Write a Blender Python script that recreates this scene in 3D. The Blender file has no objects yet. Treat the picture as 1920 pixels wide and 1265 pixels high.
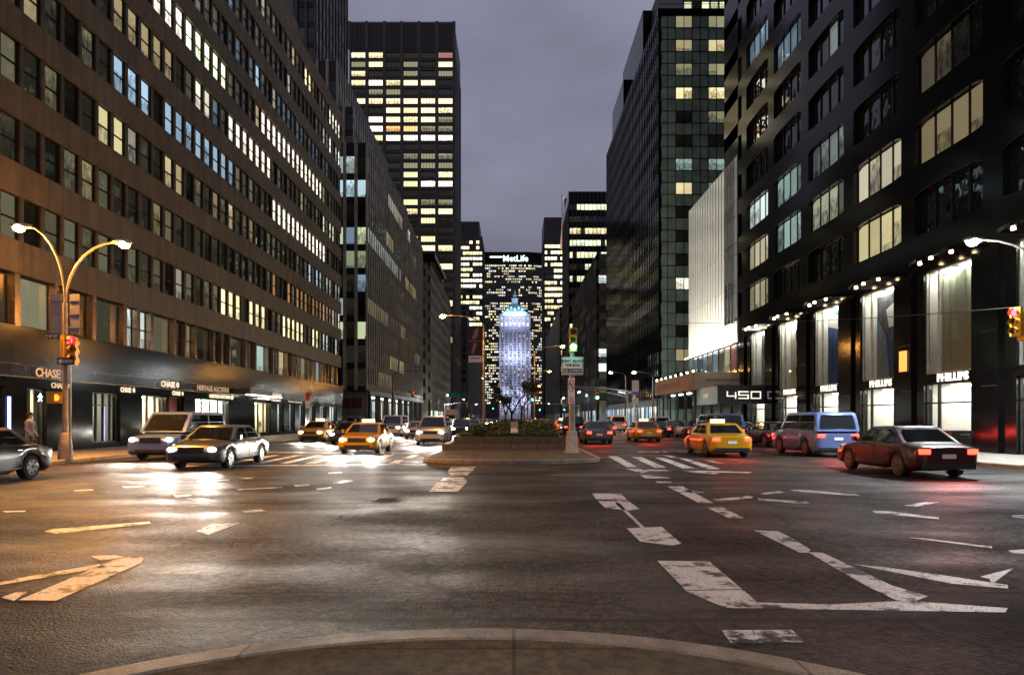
import bpy, math, random
from mathutils import Vector, Matrix
R = math.radians
C = bpy.context.scene.collection
S = bpy.context.scene
rnd = random.Random(57)

# ------------------------------------------------------------ camera, sky, exposure
EYE = 1.7; FP = 1280.0; HY = 783.0          # eye height, focal length and horizon in photo pixels
cam = bpy.data.objects.new('camera', bpy.data.cameras.new('camera')); C.objects.link(cam)
cam.location = (0, 0, EYE); cam.rotation_euler = (R(90), 0, 0)
cam.data.sensor_width = 36; cam.data.lens = 36 * FP / 1920
cam.data.shift_y = (HY - 632.5) / 1920
cam.data.clip_end = 6000; cam.data.clip_start = .05
S.camera = cam

W = bpy.data.worlds.new('World'); S.world = W; W.use_nodes = True
nt = W.node_tree; nt.nodes.clear()
def N(nt, t, **k):
    n = nt.nodes.new(t)
    for a, v in k.items():
        if a.startswith('i_'): n.inputs[a[2:].replace('_', ' ')].default_value = v
        else: setattr(n, a, v)
    return n
def L(nt, a, b): nt.links.new(a, b)
wo = N(nt, 'ShaderNodeOutputWorld'); tc = N(nt, 'ShaderNodeTexCoord')
mp = N(nt, 'ShaderNodeMapping'); mp.inputs['Scale'].default_value = (1, 1, 2.2); L(nt, tc.outputs['Generated'], mp.inputs['Vector'])
nz = N(nt, 'ShaderNodeTexNoise'); nz.inputs['Scale'].default_value = 2.3; nz.inputs['Detail'].default_value = 5; nz.inputs['Roughness'].default_value = .5
L(nt, mp.outputs[0], nz.inputs['Vector'])
cr = N(nt, 'ShaderNodeValToRGB'); L(nt, nz.outputs['Fac'], cr.inputs[0])
cr.color_ramp.elements[0].position = .3; cr.color_ramp.elements[0].color = (.085, .075, .105, 1)
cr.color_ramp.elements[1].position = .68; cr.color_ramp.elements[1].color = (.30, .31, .41, 1)
sp = N(nt, 'ShaderNodeSeparateXYZ'); L(nt, tc.outputs['Generated'], sp.inputs[0])
gr = N(nt, 'ShaderNodeValToRGB'); L(nt, sp.outputs['Z'], gr.inputs[0])     # overcast city glow: dim violet low, paler above
gr.color_ramp.elements[0].position = .1; gr.color_ramp.elements[0].color = (.07, .05, .07, 1)
gr.color_ramp.elements[1].position = .42; gr.color_ramp.elements[1].color = (.225, .23, .33, 1)
mx = N(nt, 'ShaderNodeMix', data_type='RGBA'); mx.inputs[0].default_value = .55
L(nt, gr.outputs[0], mx.inputs[6]); L(nt, cr.outputs[0], mx.inputs[7])
sky = N(nt, 'ShaderNodeTexSky'); sky.sky_type = 'NISHITA'; sky.sun_disc = False; sky.sun_elevation = R(-4); sky.sun_rotation = R(200)
b1 = N(nt, 'ShaderNodeBackground'); b1.inputs[1].default_value = .85; L(nt, mx.outputs[2], b1.inputs[0])
b2 = N(nt, 'ShaderNodeBackground'); b2.inputs[1].default_value = .05; L(nt, sky.outputs[0], b2.inputs[0])
ad = N(nt, 'ShaderNodeAddShader'); L(nt, b1.outputs[0], ad.inputs[0]); L(nt, b2.outputs[0], ad.inputs[1]); L(nt, ad.outputs[0], wo.inputs[0])

S.view_settings.view_transform = 'Standard'; S.view_settings.look = 'None'
S.view_settings.exposure = 0.3; S.view_settings.gamma = 1.0
S.cycles.use_denoising = True
try: S.cycles.denoiser = 'OPENIMAGEDENOISE'
except Exception: pass
S.cycles.max_bounces = 5; S.cycles.diffuse_bounces = 2; S.cycles.glossy_bounces = 3; S.cycles.transmission_bounces = 4
S.cycles.transparent_max_bounces = 6
S.cycles.sample_clamp_indirect = 3.0; S.cycles.sample_clamp_direct = 0
S.cycles.caustics_reflective = False; S.cycles.caustics_refractive = False

def G(x, y, z=0.0):                          # ground point seen at a pixel of the photograph
    Y = (EYE - z) * FP / (y - HY); return ((x - 960) * Y / FP, Y)
def PX(X, Y, Z): return (960 + FP * X / Y, HY - FP * (Z - EYE) / Y)

# ------------------------------------------------------------ materials
def mat(name, col, rough=.6, metal=0, spec=.5, coat=0, emit=None, es=0, sampling=None):
    m = bpy.data.materials.new(name); m.use_nodes = True
    p = m.node_tree.nodes['Principled BSDF']
    p.inputs['Base Color'].default_value = (*col, 1); p.inputs['Roughness'].default_value = rough
    p.inputs['Metallic'].default_value = metal; p.inputs['Specular IOR Level'].default_value = spec
    p.inputs['Coat Weight'].default_value = coat
    if emit: p.inputs['Emission Color'].default_value = (*emit, 1); p.inputs['Emission Strength'].default_value = es
    if sampling: m.cycles.emission_sampling = sampling
    return m
def noisy(name, col, rough=.6, scale=8, amt=.35, bump=.2, stretch=(1, 1, 1), joint=None, metal=0, spec=.5, bscale=None, bdist=.02, streak=0, speck=None):
    """base colour broken up by noise; optional vertical panel joints every joint metres along y (or x)"""
    m = mat(name, col, rough, metal, spec); t = m.node_tree; p = t.nodes['Principled BSDF']
    tc = N(t, 'ShaderNodeTexCoord'); mp = N(t, 'ShaderNodeMapping'); mp.inputs['Scale'].default_value = stretch
    L(t, tc.outputs['Object'], mp.inputs[0])
    n = N(t, 'ShaderNodeTexNoise'); n.inputs['Scale'].default_value = scale; n.inputs['Detail'].default_value = 6
    L(t, mp.outputs[0], n.inputs['Vector'])
    r = N(t, 'ShaderNodeMapRange'); r.inputs[1].default_value = .3; r.inputs[2].default_value = .7
    r.inputs[3].default_value = 1 - amt; r.inputs[4].default_value = 1 + amt; L(t, n.outputs['Fac'], r.inputs[0])
    last = r.outputs[0]
    if speck:
        for sc_, am_ in speck:
            n3 = N(t, 'ShaderNodeTexNoise'); n3.inputs['Scale'].default_value = sc_; n3.inputs['Detail'].default_value = 5; n3.inputs['Roughness'].default_value = .7; L(t, tc.outputs['Object'], n3.inputs['Vector'])
            r3 = N(t, 'ShaderNodeMapRange'); r3.inputs[1].default_value = .4; r3.inputs[2].default_value = .6; r3.inputs[3].default_value = 1 - am_; r3.inputs[4].default_value = 1 + am_; L(t, n3.outputs['Fac'], r3.inputs[0])
            mm = N(t, 'ShaderNodeMath', operation='MULTIPLY'); L(t, last, mm.inputs[0]); L(t, r3.outputs[0], mm.inputs[1]); last = mm.outputs[0]
    if streak:
        mp2 = N(t, 'ShaderNodeMapping'); mp2.inputs['Scale'].default_value = (1.3, 1.3, .07); L(t, tc.outputs['Object'], mp2.inputs[0])
        n2 = N(t, 'ShaderNodeTexNoise'); n2.inputs['Scale'].default_value = 1.6; n2.inputs['Detail'].default_value = 7; n2.inputs['Roughness'].default_value = .7
        L(t, mp2.outputs[0], n2.inputs['Vector'])
        r2 = N(t, 'ShaderNodeMapRange'); r2.inputs[1].default_value = .38; r2.inputs[2].default_value = .62
        r2.inputs[3].default_value = 1 - streak; r2.inputs[4].default_value = 1 + streak * .5; L(t, n2.outputs['Fac'], r2.inputs[0])
        mm = N(t, 'ShaderNodeMath', operation='MULTIPLY'); L(t, last, mm.inputs[0]); L(t, r2.outputs[0], mm.inputs[1]); last = mm.outputs[0]
    if joint:
        s = N(t, 'ShaderNodeSeparateXYZ'); L(t, tc.outputs['Object'], s.inputs[0])
        for ax, jw in joint:
            a = N(t, 'ShaderNodeMath', operation='DIVIDE'); a.inputs[1].default_value = jw; L(t, s.outputs[ax], a.inputs[0])
            f = N(t, 'ShaderNodeMath', operation='FRACT'); L(t, a.outputs[0], f.inputs[0])
            g = N(t, 'ShaderNodeMath', operation='GREATER_THAN'); g.inputs[1].default_value = .025 / jw; L(t, f.outputs[0], g.inputs[0])
            q = N(t, 'ShaderNodeMapRange'); q.inputs[3].default_value = .45; q.inputs[4].default_value = 1; L(t, g.outputs[0], q.inputs[0])
            mm = N(t, 'ShaderNodeMath', operation='MULTIPLY'); L(t, last, mm.inputs[0]); L(t, q.outputs[0], mm.inputs[1]); last = mm.outputs[0]
    v = N(t, 'ShaderNodeVectorMath', operation='SCALE'); v.inputs[0].default_value = col; L(t, last, v.inputs['Scale'])
    L(t, v.outputs[0], p.inputs['Base Color'])
    if bump:
        nb = N(t, 'ShaderNodeTexNoise'); nb.inputs['Scale'].default_value = bscale or scale * 3; nb.inputs['Detail'].default_value = 4
        L(t, tc.outputs['Object'], nb.inputs['Vector'])
        b = N(t, 'ShaderNodeBump'); b.inputs['Strength'].default_value = bump; b.inputs['Distance'].default_value = bdist
        L(t, nb.outputs['Fac'], b.inputs['Height']); L(t, b.outputs[0], p.inputs['Normal'])
    return m

def office_glass(name, tint=(.012, .013, .014), rough=.04, wave=.05, spec=.6):
    """dark window glass; a window whose light is on glows with what the room shows (blinds, ceiling lights, desks)"""
    m = mat(name, tint, rough, 0, spec); t = m.node_tree; p = t.nodes['Principled BSDF']
    at = N(t, 'ShaderNodeAttribute', attribute_name='wc')
    uv = N(t, 'ShaderNodeUVMap', uv_map='UVMap'); s = N(t, 'ShaderNodeSeparateXYZ'); L(t, uv.outputs[0], s.inputs[0])
    sd = at.outputs['Alpha']
    off = N(t, 'ShaderNodeCombineXYZ'); k = N(t, 'ShaderNodeMath', operation='MULTIPLY'); k.inputs[1].default_value = 91.7; L(t, sd, k.inputs[0])
    L(t, k.outputs[0], off.inputs[0]); L(t, k.outputs[0], off.inputs[1])
    va = N(t, 'ShaderNodeVectorMath', operation='MULTIPLY_ADD'); va.inputs[1].default_value = (4, 3, 1); L(t, uv.outputs[0], va.inputs[0]); L(t, off.outputs[0], va.inputs[2])
    n = N(t, 'ShaderNodeTexNoise'); n.inputs['Scale'].default_value = 1.2; n.inputs['Detail'].default_value = 3; L(t, va.outputs[0], n.inputs['Vector'])
    room = N(t, 'ShaderNodeMapRange'); room.inputs[1].default_value = .35; room.inputs[2].default_value = .65; room.inputs[3].default_value = .25; room.inputs[4].default_value = 1.1
    L(t, n.outputs['Fac'], room.inputs[0])
    ceil = N(t, 'ShaderNodeMapRange'); ceil.inputs[1].default_value = .55; ceil.inputs[2].default_value = .95; ceil.inputs[3].default_value = .55; ceil.inputs[4].default_value = 1.25
    L(t, s.outputs['Y'], ceil.inputs[0])
    a = N(t, 'ShaderNodeMath', operation='MULTIPLY'); L(t, room.outputs[0], a.inputs[0]); L(t, ceil.outputs[0], a.inputs[1])
    # ceiling light spots
    vo = N(t, 'ShaderNodeTexVoronoi'); vo.inputs['Scale'].default_value = 3.3; L(t, va.outputs[0], vo.inputs['Vector'])
    sm = N(t, 'ShaderNodeMapRange'); sm.inputs[1].default_value = .1; sm.inputs[2].default_value = .22; sm.inputs[3].default_value = 2.0; sm.inputs[4].default_value = 0; L(t, vo.outputs['Distance'], sm.inputs[0])
    up = N(t, 'ShaderNodeMapRange'); up.inputs[1].default_value = .45; up.inputs[2].default_value = .6; L(t, s.outputs['Y'], up.inputs[0])
    b = N(t, 'ShaderNodeMath', operation='MULTIPLY_ADD'); L(t, sm.outputs[0], b.inputs[0]); L(t, up.outputs[0], b.inputs[1]); L(t, a.outputs[0], b.inputs[2])
    # blind: flat pale cloth above a per-window line
    wn = N(t, 'ShaderNodeTexWhiteNoise', noise_dimensions='1D'); L(t, k.outputs[0], wn.inputs['W'])
    bl = N(t, 'ShaderNodeMapRange'); bl.inputs[3].default_value = -.7; bl.inputs[4].default_value = 1.25; L(t, wn.outputs['Value'], bl.inputs[0])
    gt = N(t, 'ShaderNodeMath', operation='GREATER_THAN'); L(t, s.outputs['Y'], gt.inputs[0]); L(t, bl.outputs[0], gt.inputs[1])
    wv = N(t, 'ShaderNodeTexWave'); wv.bands_direction = 'X'; wv.inputs['Scale'].default_value = 2.5; wv.inputs['Distortion'].default_value = 1; L(t, va.outputs[0], wv.inputs['Vector'])
    bc = N(t, 'ShaderNodeMapRange'); bc.inputs[3].default_value = .62; bc.inputs[4].default_value = .85; L(t, wv.outputs['Fac'], bc.inputs[0])
    mxb = N(t, 'ShaderNodeMix'); L(t, gt.outputs[0], mxb.inputs[0]); L(t, b.outputs[0], mxb.inputs[2]); L(t, bc.outputs[0], mxb.inputs[3])
    L(t, at.outputs['Color'], p.inputs['Emission Color']); L(t, mxb.outputs[0], p.inputs['Emission Strength'])
    if wave:
        tc = N(t, 'ShaderNodeTexCoord'); nb = N(t, 'ShaderNodeTexNoise'); nb.inputs['Scale'].default_value = .9; nb.inputs['Detail'].default_value = 1
        L(t, tc.outputs['Object'], nb.inputs['Vector'])
        bp = N(t, 'ShaderNodeBump'); bp.inputs['Strength'].default_value = wave; bp.inputs['Distance'].default_value = .25
        L(t, nb.outputs['Fac'], bp.inputs['Height']); L(t, bp.outputs[0], p.inputs['Normal'])
    if name.startswith('black'): p.inputs['IOR'].default_value = 2.0
    m.cycles.emission_sampling = 'NONE'
    return m

def asphalt():
    m = mat('asphalt', (.04, .038, .036), .5, spec=.14); t = m.node_tree; p = t.nodes['Principled BSDF']
    tc = N(t, 'ShaderNodeTexCoord'); o = tc.outputs['Object']
    big = N(t, 'ShaderNodeTexNoise'); big.inputs['Scale'].default_value = .28; big.inputs['Detail'].default_value = 6; big.inputs['Roughness'].default_value = .6; L(t, o, big.inputs['Vector'])
    mpx = N(t, 'ShaderNodeMapping'); mpx.inputs['Scale'].default_value = (.6, 1.2, 1); L(t, o, mpx.inputs[0])
    tr = N(t, 'ShaderNodeTexNoise'); tr.inputs['Scale'].default_value = .5; tr.inputs['Detail'].default_value = 5; L(t, mpx.outputs[0], tr.inputs['Vector'])
    fine = N(t, 'ShaderNodeTexNoise'); fine.inputs['Scale'].default_value = 9; fine.inputs['Detail'].default_value = 9; fine.inputs['Roughness'].default_value = .9; L(t, o, fine.inputs['Vector'])
    vor = N(t, 'ShaderNodeTexVoronoi'); vor.inputs['Scale'].default_value = 42; L(t, o, vor.inputs['Vector'])
    r = N(t, 'ShaderNodeValToRGB'); L(t, big.outputs['Fac'], r.inputs[0])
    r.color_ramp.elements[0].position = .36; r.color_ramp.elements[0].color = (.006, .005, .0045, 1)
    r.color_ramp.elements[1].position = .64; r.color_ramp.elements[1].color = (.042, .031, .021, 1)
    fr = N(t, 'ShaderNodeMapRange'); fr.inputs[1].default_value = .44; fr.inputs[2].default_value = .62; fr.inputs[3].default_value = .08; fr.inputs[4].default_value = 4.2; L(t, fine.outputs['Fac'], fr.inputs[0])
    cw = N(t, 'ShaderNodeTexNoise'); cw.inputs['Scale'].default_value = 1.7; cw.inputs['Detail'].default_value = 5; L(t, o, cw.inputs['Vector'])
    ca = N(t, 'ShaderNodeVectorMath', operation='MULTIPLY_ADD'); ca.inputs[1].default_value = (.9, .9, 0); L(t, cw.outputs['Color'], ca.inputs[0]); L(t, o, ca.inputs[2])
    cv = N(t, 'ShaderNodeTexVoronoi', feature='DISTANCE_TO_EDGE'); cv.inputs['Scale'].default_value = .42; L(t, ca.outputs[0], cv.inputs['Vector'])
    cq = N(t, 'ShaderNodeMapRange'); cq.inputs[1].default_value = .004; cq.inputs[2].default_value = .018; cq.inputs[3].default_value = .05; L(t, cv.outputs['Distance'], cq.inputs[0])
    cm = N(t, 'ShaderNodeTexNoise'); cm.inputs['Scale'].default_value = .21; L(t, o, cm.inputs['Vector'])
    cn = N(t, 'ShaderNodeMapRange'); cn.inputs[1].default_value = .42; cn.inputs[2].default_value = .5; L(t, cm.outputs['Fac'], cn.inputs[0])
    ck = N(t, 'ShaderNodeMix'); ck.inputs[2].default_value = 1; L(t, cn.outputs[0], ck.inputs[0]); L(t, cq.outputs[0], ck.inputs[3])
    cf = N(t, 'ShaderNodeMath', operation='MULTIPLY'); L(t, fr.outputs[0], cf.inputs[0]); L(t, ck.outputs[0], cf.inputs[1])
    # tar seams across the street
    s = N(t, 'ShaderNodeSeparateXYZ'); L(t, o, s.inputs[0])
    wob = N(t, 'ShaderNodeTexNoise'); wob.inputs['Scale'].default_value = .9; wob.inputs['Detail'].default_value = 6; L(t, o, wob.inputs['Vector'])
    yy = N(t, 'ShaderNodeMath', operation='MULTIPLY_ADD'); yy.inputs[1].default_value = .35; L(t, wob.outputs['Fac'], yy.inputs[0]); L(t, s.outputs['Y'], yy.inputs[2])
    last = cf.outputs[0]
    for y0, w in ((5.75, .05), (6.65, .022), (9.6, .03), (13.6, .09), (18.5, .12), (21, .09)):
        d = N(t, 'ShaderNodeMath', operation='SUBTRACT'); d.inputs[1].default_value = y0 + .17; L(t, yy.outputs[0], d.inputs[0])
        ab = N(t, 'ShaderNodeMath', operation='ABSOLUTE'); L(t, d.outputs[0], ab.inputs[0])
        q = N(t, 'ShaderNodeMapRange'); q.inputs[1].default_value = w * .5; q.inputs[2].default_value = w * 1.6; q.inputs[3].default_value = .15; q.inputs[4].default_value = 1; L(t, ab.outputs[0], q.inputs[0])
        mm = N(t, 'ShaderNodeMath', operation='MULTIPLY'); L(t, last, mm.inputs[0]); L(t, q.outputs[0], mm.inputs[1]); last = mm.outputs[0]
    v = N(t, 'ShaderNodeVectorMath', operation='SCALE'); L(t, r.outputs[0], v.inputs[0]); L(t, last, v.inputs['Scale']); L(t, v.outputs[0], p.inputs['Base Color'])
    rr = N(t, 'ShaderNodeMapRange'); rr.inputs[1].default_value = .36; rr.inputs[2].default_value = .64; rr.inputs[3].default_value = .42; rr.inputs[4].default_value = .75; L(t, tr.outputs['Fac'], rr.inputs[0])
    L(t, rr.outputs[0], p.inputs['Roughness'])
    # loose coarse aggregate only in patches
    pa = N(t, 'ShaderNodeMapRange'); pa.inputs[1].default_value = .44; pa.inputs[2].default_value = .58; pa.inputs[3].default_value = 1; pa.inputs[4].default_value = .22; L(t, big.outputs['Fac'], pa.inputs[0])
    hm = N(t, 'ShaderNodeMath', operation='ADD'); L(t, vor.outputs['Distance'], hm.inputs[0]); L(t, fine.outputs['Fac'], hm.inputs[1])
    hh = N(t, 'ShaderNodeMath', operation='MULTIPLY'); L(t, hm.outputs[0], hh.inputs[0]); L(t, pa.outputs[0], hh.inputs[1])
    b = N(t, 'ShaderNodeBump'); b.inputs['Strength'].default_value = 1.0; b.inputs['Distance'].default_value = .03; L(t, hh.outputs[0], b.inputs['Height'])
    L(t, b.outputs[0], p.inputs['Normal'])
    return m
def road_paint():
    m = mat('road_paint', (.6, .57, .5), .5); t = m.node_tree; p = t.nodes['Principled BSDF']
    tc = N(t, 'ShaderNodeTexCoord'); o = tc.outputs['Object']
    n1 = N(t, 'ShaderNodeTexNoise'); n1.inputs['Scale'].default_value = 2.2; n1.inputs['Detail'].default_value = 10; n1.inputs['Roughness'].default_value = .72; L(t, o, n1.inputs['Vector'])
    vo = N(t, 'ShaderNodeTexVoronoi', feature='DISTANCE_TO_EDGE'); vo.inputs['Scale'].default_value = 2.4
    wv = N(t, 'ShaderNodeVectorMath', operation='ADD'); nn = N(t, 'ShaderNodeTexNoise'); nn.inputs['Scale'].default_value = 6; L(t, o, nn.inputs['Vector']); L(t, o, wv.inputs[0]); L(t, nn.outputs['Color'], wv.inputs[1]); L(t, wv.outputs[0], vo.inputs['Vector'])
    ck = N(t, 'ShaderNodeMapRange'); ck.inputs[1].default_value = .006; ck.inputs[2].default_value = .014; L(t, vo.outputs['Distance'], ck.inputs[0])
    w = N(t, 'ShaderNodeMapRange'); w.inputs[1].default_value = .43; w.inputs[2].default_value = .48; L(t, n1.outputs['Fac'], w.inputs[0])
    mm = N(t, 'ShaderNodeMath', operation='MULTIPLY'); L(t, ck.outputs[0], mm.inputs[0]); L(t, w.outputs[0], mm.inputs[1])
    f = N(t, 'ShaderNodeTexNoise'); f.inputs['Scale'].default_value = 60; L(t, o, f.inputs['Vector'])
    c1 = N(t, 'ShaderNodeValToRGB'); c1.color_ramp.elements[0].position = .3; c1.color_ramp.elements[0].color = (.45, .41, .36, 1); c1.color_ramp.elements[1].position = .6; c1.color_ramp.elements[1].color = (.88, .86, .8, 1); L(t, f.outputs['Fac'], c1.inputs[0])
    mx = N(t, 'ShaderNodeMix', data_type='RGBA'); mx.inputs[6].default_value = (.025, .022, .019, 1); L(t, mm.outputs[0], mx.inputs[0]); L(t, c1.outputs[0], mx.inputs[7]); L(t, mx.outputs[2], p.inputs['Base Color'])
    b = N(t, 'ShaderNodeBump'); b.inputs['Strength'].default_value = .35; b.inputs['Distance'].default_value = .008; L(t, f.outputs['Fac'], b.inputs['Height']); L(t, b.outputs[0], p.inputs['Normal'])
    return m
def drape_mat():
    m = mat('draped_cloth', (.42, .45, .34), .8); t = m.node_tree; p = t.nodes['Principled BSDF']
    return m

M = dict(
    asphalt=asphalt(), paint=road_paint(),
    concrete=noisy('concrete', (.2, .17, .13), .75, 3, .35, .35, bscale=60, bdist=.006),
    island=noisy('island_concrete', (.1, .076, .042), .85, 1.1, .35, .6, joint=((0, 2.3), (1, 2.3)), bscale=90, bdist=.008, speck=((9, .35), (120, .45))),
    kerb=noisy('granite_kerb', (.27, .22, .16), .55, 4, .4, .5, bscale=90, bdist=.008, joint=((0, 1.8),), speck=((130, .5),)),
    sidewalk=noisy('pavement_slabs', (.26, .23, .2), .7, 2, .3, .25, joint=((0, 1.5), (1, 1.5)), bscale=50, bdist=.006),
    brownstone=noisy('brown_stone_band', (.17, .123, .068), .6, 1.2, .2, .2, joint=((1, 1.35), (0, 1.35)), streak=.3, speck=((14, .2),)),
    darkstone=noisy('polished_dark_stone', (.02, .015, .011), .16, 1.5, .4, .05, joint=((1, 1.35), (0, 1.35)), streak=.45, spec=.3),
    granite=noisy('black_granite', (.0045, .004, .0037), .12, 3, .4, .03, spec=.25, joint=((1, 1.63),)),
    granite_dull=noisy('black_stone', (.005, .0045, .004), .12, 3, .4, .06, spec=.12),
    limestone=noisy('limestone', (.3, .25, .18), .8, 1.2, .3, .2, streak=.35),
    fin=noisy('pale_fins', (.42, .37, .29), .55, 1, .25, .1, streak=.25),
    greystone=noisy('grey_stone', (.2, .185, .15), .7, 1.1, .25, .2, joint=((0, 1.4),), streak=.3),
    castiron=noisy('cast_iron', (.02, .017, .014), .55, 12, .4, .3, bdist=.004),
    darkmetal=noisy('dark_bronze_metal', (.035, .03, .026), .4, 2, .3, 0, metal=.6),
    towerwall=noisy('tower_wall', (.05, .042, .038), .5, .6, .25, .05),
    towerfin=noisy('tower_fins', (.085, .07, .065), .5, .6, .25, .05),
    bronze=noisy('bronze_piers', (.34, .24, .16), .25, 2, .3, 0, metal=.8),
    alu=noisy('galvanised_metal', (.42, .4, .37), .45, 3, .25, .05, metal=.7),
    polepaint=noisy('pole_paint', (.3, .25, .2), .5, 5, .25, .05, metal=.3),
    blackpole=noisy('dark_pole', (.03, .03, .03), .45, 5, .25, 0, metal=.3),
    signback=noisy('sign_back', (.34, .29, .28), .45, 3, .15, .03, metal=.6),
    glass=office_glass('window_glass'),
    glass_flat=office_glass('flat_window_glass', wave=0),
    glass_black=office_glass('black_window_glass', (.006, .006, .007), .015, .07, .5),
    greenglass=noisy('green_grey_spandrel_glass', (.2, .26, .2), .2, .5, .3, .03, spec=.6, joint=None),
    frit=None,
    frame=mat('window_frame', (.02, .018, .016), .4, .5),
    mullion=mat('mullion', (.012, .012, .011), .35, .5),
    white=mat('white_wall', (.75, .74, .7), .8),
    yellow=noisy('signal_yellow', (.62, .33, .02), .45, 8, .2, .03),
    black=mat('black_plastic', (.012, .012, .012), .45),
    chrome=mat('chrome', (.7, .7, .7), .12, 1),
    rubber=mat('tyre_rubber', (.015, .015, .015), .8),
    carglass=mat('car_glass', (.01, .011, .012), .03, 0, .9),
    soil=noisy('soil', (.03, .022, .015), .95, 6, .4, .6),
    leaf=noisy('hedge_leaf', (.045, .07, .022), .6, 9, .6, 0),
    leafdark=noisy('tree_leaf', (.05, .04, .022), .6, 9, .6, 0),
    bark=noisy('bark', (.022, .017, .013), .9, 6, .4, .6, stretch=(1, 1, .2)),
    sodium=mat('sodium_lens', (1, .6, .2), .4, emit=(1, .46, .07), es=260, sampling='NONE'),
    led=mat('white_lens', (1, 1, 1), .4, emit=(.86, .97, 1), es=420, sampling='NONE'),
    led_far=mat('white_far_lens', (1, 1, 1), .4, emit=(.9, 1, .95), es=260, sampling='NONE'),
    head=mat('headlight_lens', (1, 1, 1), .2, emit=(1, .95, .85), es=90, sampling='NONE'),
    tail=mat('tail_lens', (.6, .02, .01), .3, emit=(1, .03, .015), es=9, sampling='NONE'),
    amber=mat('amber_lens', (.8, .3, .02), .3, emit=(1, .35, .02), es=7, sampling='NONE'),
    green=mat('green_signal_lens', (.1, .9, .8), .3, emit=(.06, 1, .88), es=30, sampling='NONE'),
    red=mat('red_signal_lens', (.9, .1, .1), .3, emit=(1, .03, .06), es=12, sampling='NONE'),
    walk=mat('white_walk_lens', (.9, .9, 1), .3, emit=(.75, .88, 1), es=6, sampling='NONE'),
    hand=mat('orange_hand_lens', (.9, .3, .1), .3, emit=(1, .25, .02), es=2.5, sampling='NONE'),
    offlens=mat('unlit_lens', (.03, .02, .01), .3),
    letter=mat('lit_letters', (.9, .85, .7), .5, emit=(1, .84, .55), es=.75, sampling='NONE'),
    letterdim=mat('small_letters', (.8, .72, .6), .5, emit=(1, .8, .6), es=.3, sampling='NONE'),
    lettergold=mat('brass_letters', (.7, .5, .25), .4, emit=(1, .7, .4), es=.22, sampling='NONE'),
    phil=mat('white_letters', (.95, .9, .8), .5, emit=(1, .9, .75), es=1.0, sampling='NONE'),
    metlife=mat('white_sign', (1, 1, 1), .5, emit=(.7, 1, .95), es=2.2, sampling='NONE'),
    downlight=mat('downlight', (1, .9, .7), .5, emit=(1, .72, .38), es=34, sampling='NONE'),
    shoplight=mat('shop_ceiling_light', (1, .97, .9), .5, emit=(1, .96, .88), es=9),
    shopwall=mat('shop_wall', (.8, .78, .7), .8),
    tube=mat('light_strip', (1, 1, 1), .5, emit=(1, .9, .72), es=9, sampling='NONE'),
    bluetube=mat('blue_light_strip', (.4, .45, 1), .5, emit=(.2, .25, 1), es=5, sampling='NONE'),
    signwhite=mat('sign_white', (.8, .76, .74), .5),
    signblack=mat('sign_black', (.015, .015, .015), .5),
    signred=mat('sign_red', (.5, .02, .03), .5),
    signblue=mat('sign_blue', (.05, .06, .4), .5),
    signgreen=mat('sign_green', (.0, .22, .18), .5),
    canopy=noisy('shed_boards', (.46, .33, .25), .7, 1.5, .12, .05, joint=((1, 2.4),)),
    canopyend=noisy('shed_end_boards', (.5, .44, .33), .7, 1.5, .1, .05),
    greyblue=noisy('grey_panel', (.3, .28, .36), .25, 2, .15, .05),
    skin=mat('skin', (.45, .27, .19), .6), hair=mat('hair', (.02, .014, .01), .7),
    coat=mat('dark_coat', (.05, .05, .08), .85), coat2=mat('grey_coat', (.22, .2, .22), .85), jeans=mat('trousers', (.03, .035, .06), .85),
    drape=mat('draped_cloth', (.36, .4, .3), .75),
    stone_lit=noisy('pale_tower_stone', (.5, .5, .52), .8, .3, .2, 0),
    copper=noisy('green_roof', (.2, .4, .4), .6, .5, .3, 0),
)
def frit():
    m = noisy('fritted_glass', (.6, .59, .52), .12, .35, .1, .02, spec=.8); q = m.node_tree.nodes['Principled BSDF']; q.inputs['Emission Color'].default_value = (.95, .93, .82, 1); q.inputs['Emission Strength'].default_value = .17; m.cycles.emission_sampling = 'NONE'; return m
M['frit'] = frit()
CAR = {}
def paintmat(name, col):
    if name not in CAR: CAR[name] = mat('car_paint_' + name, col, .3, .35, .5, .8)
    return CAR[name]

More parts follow.
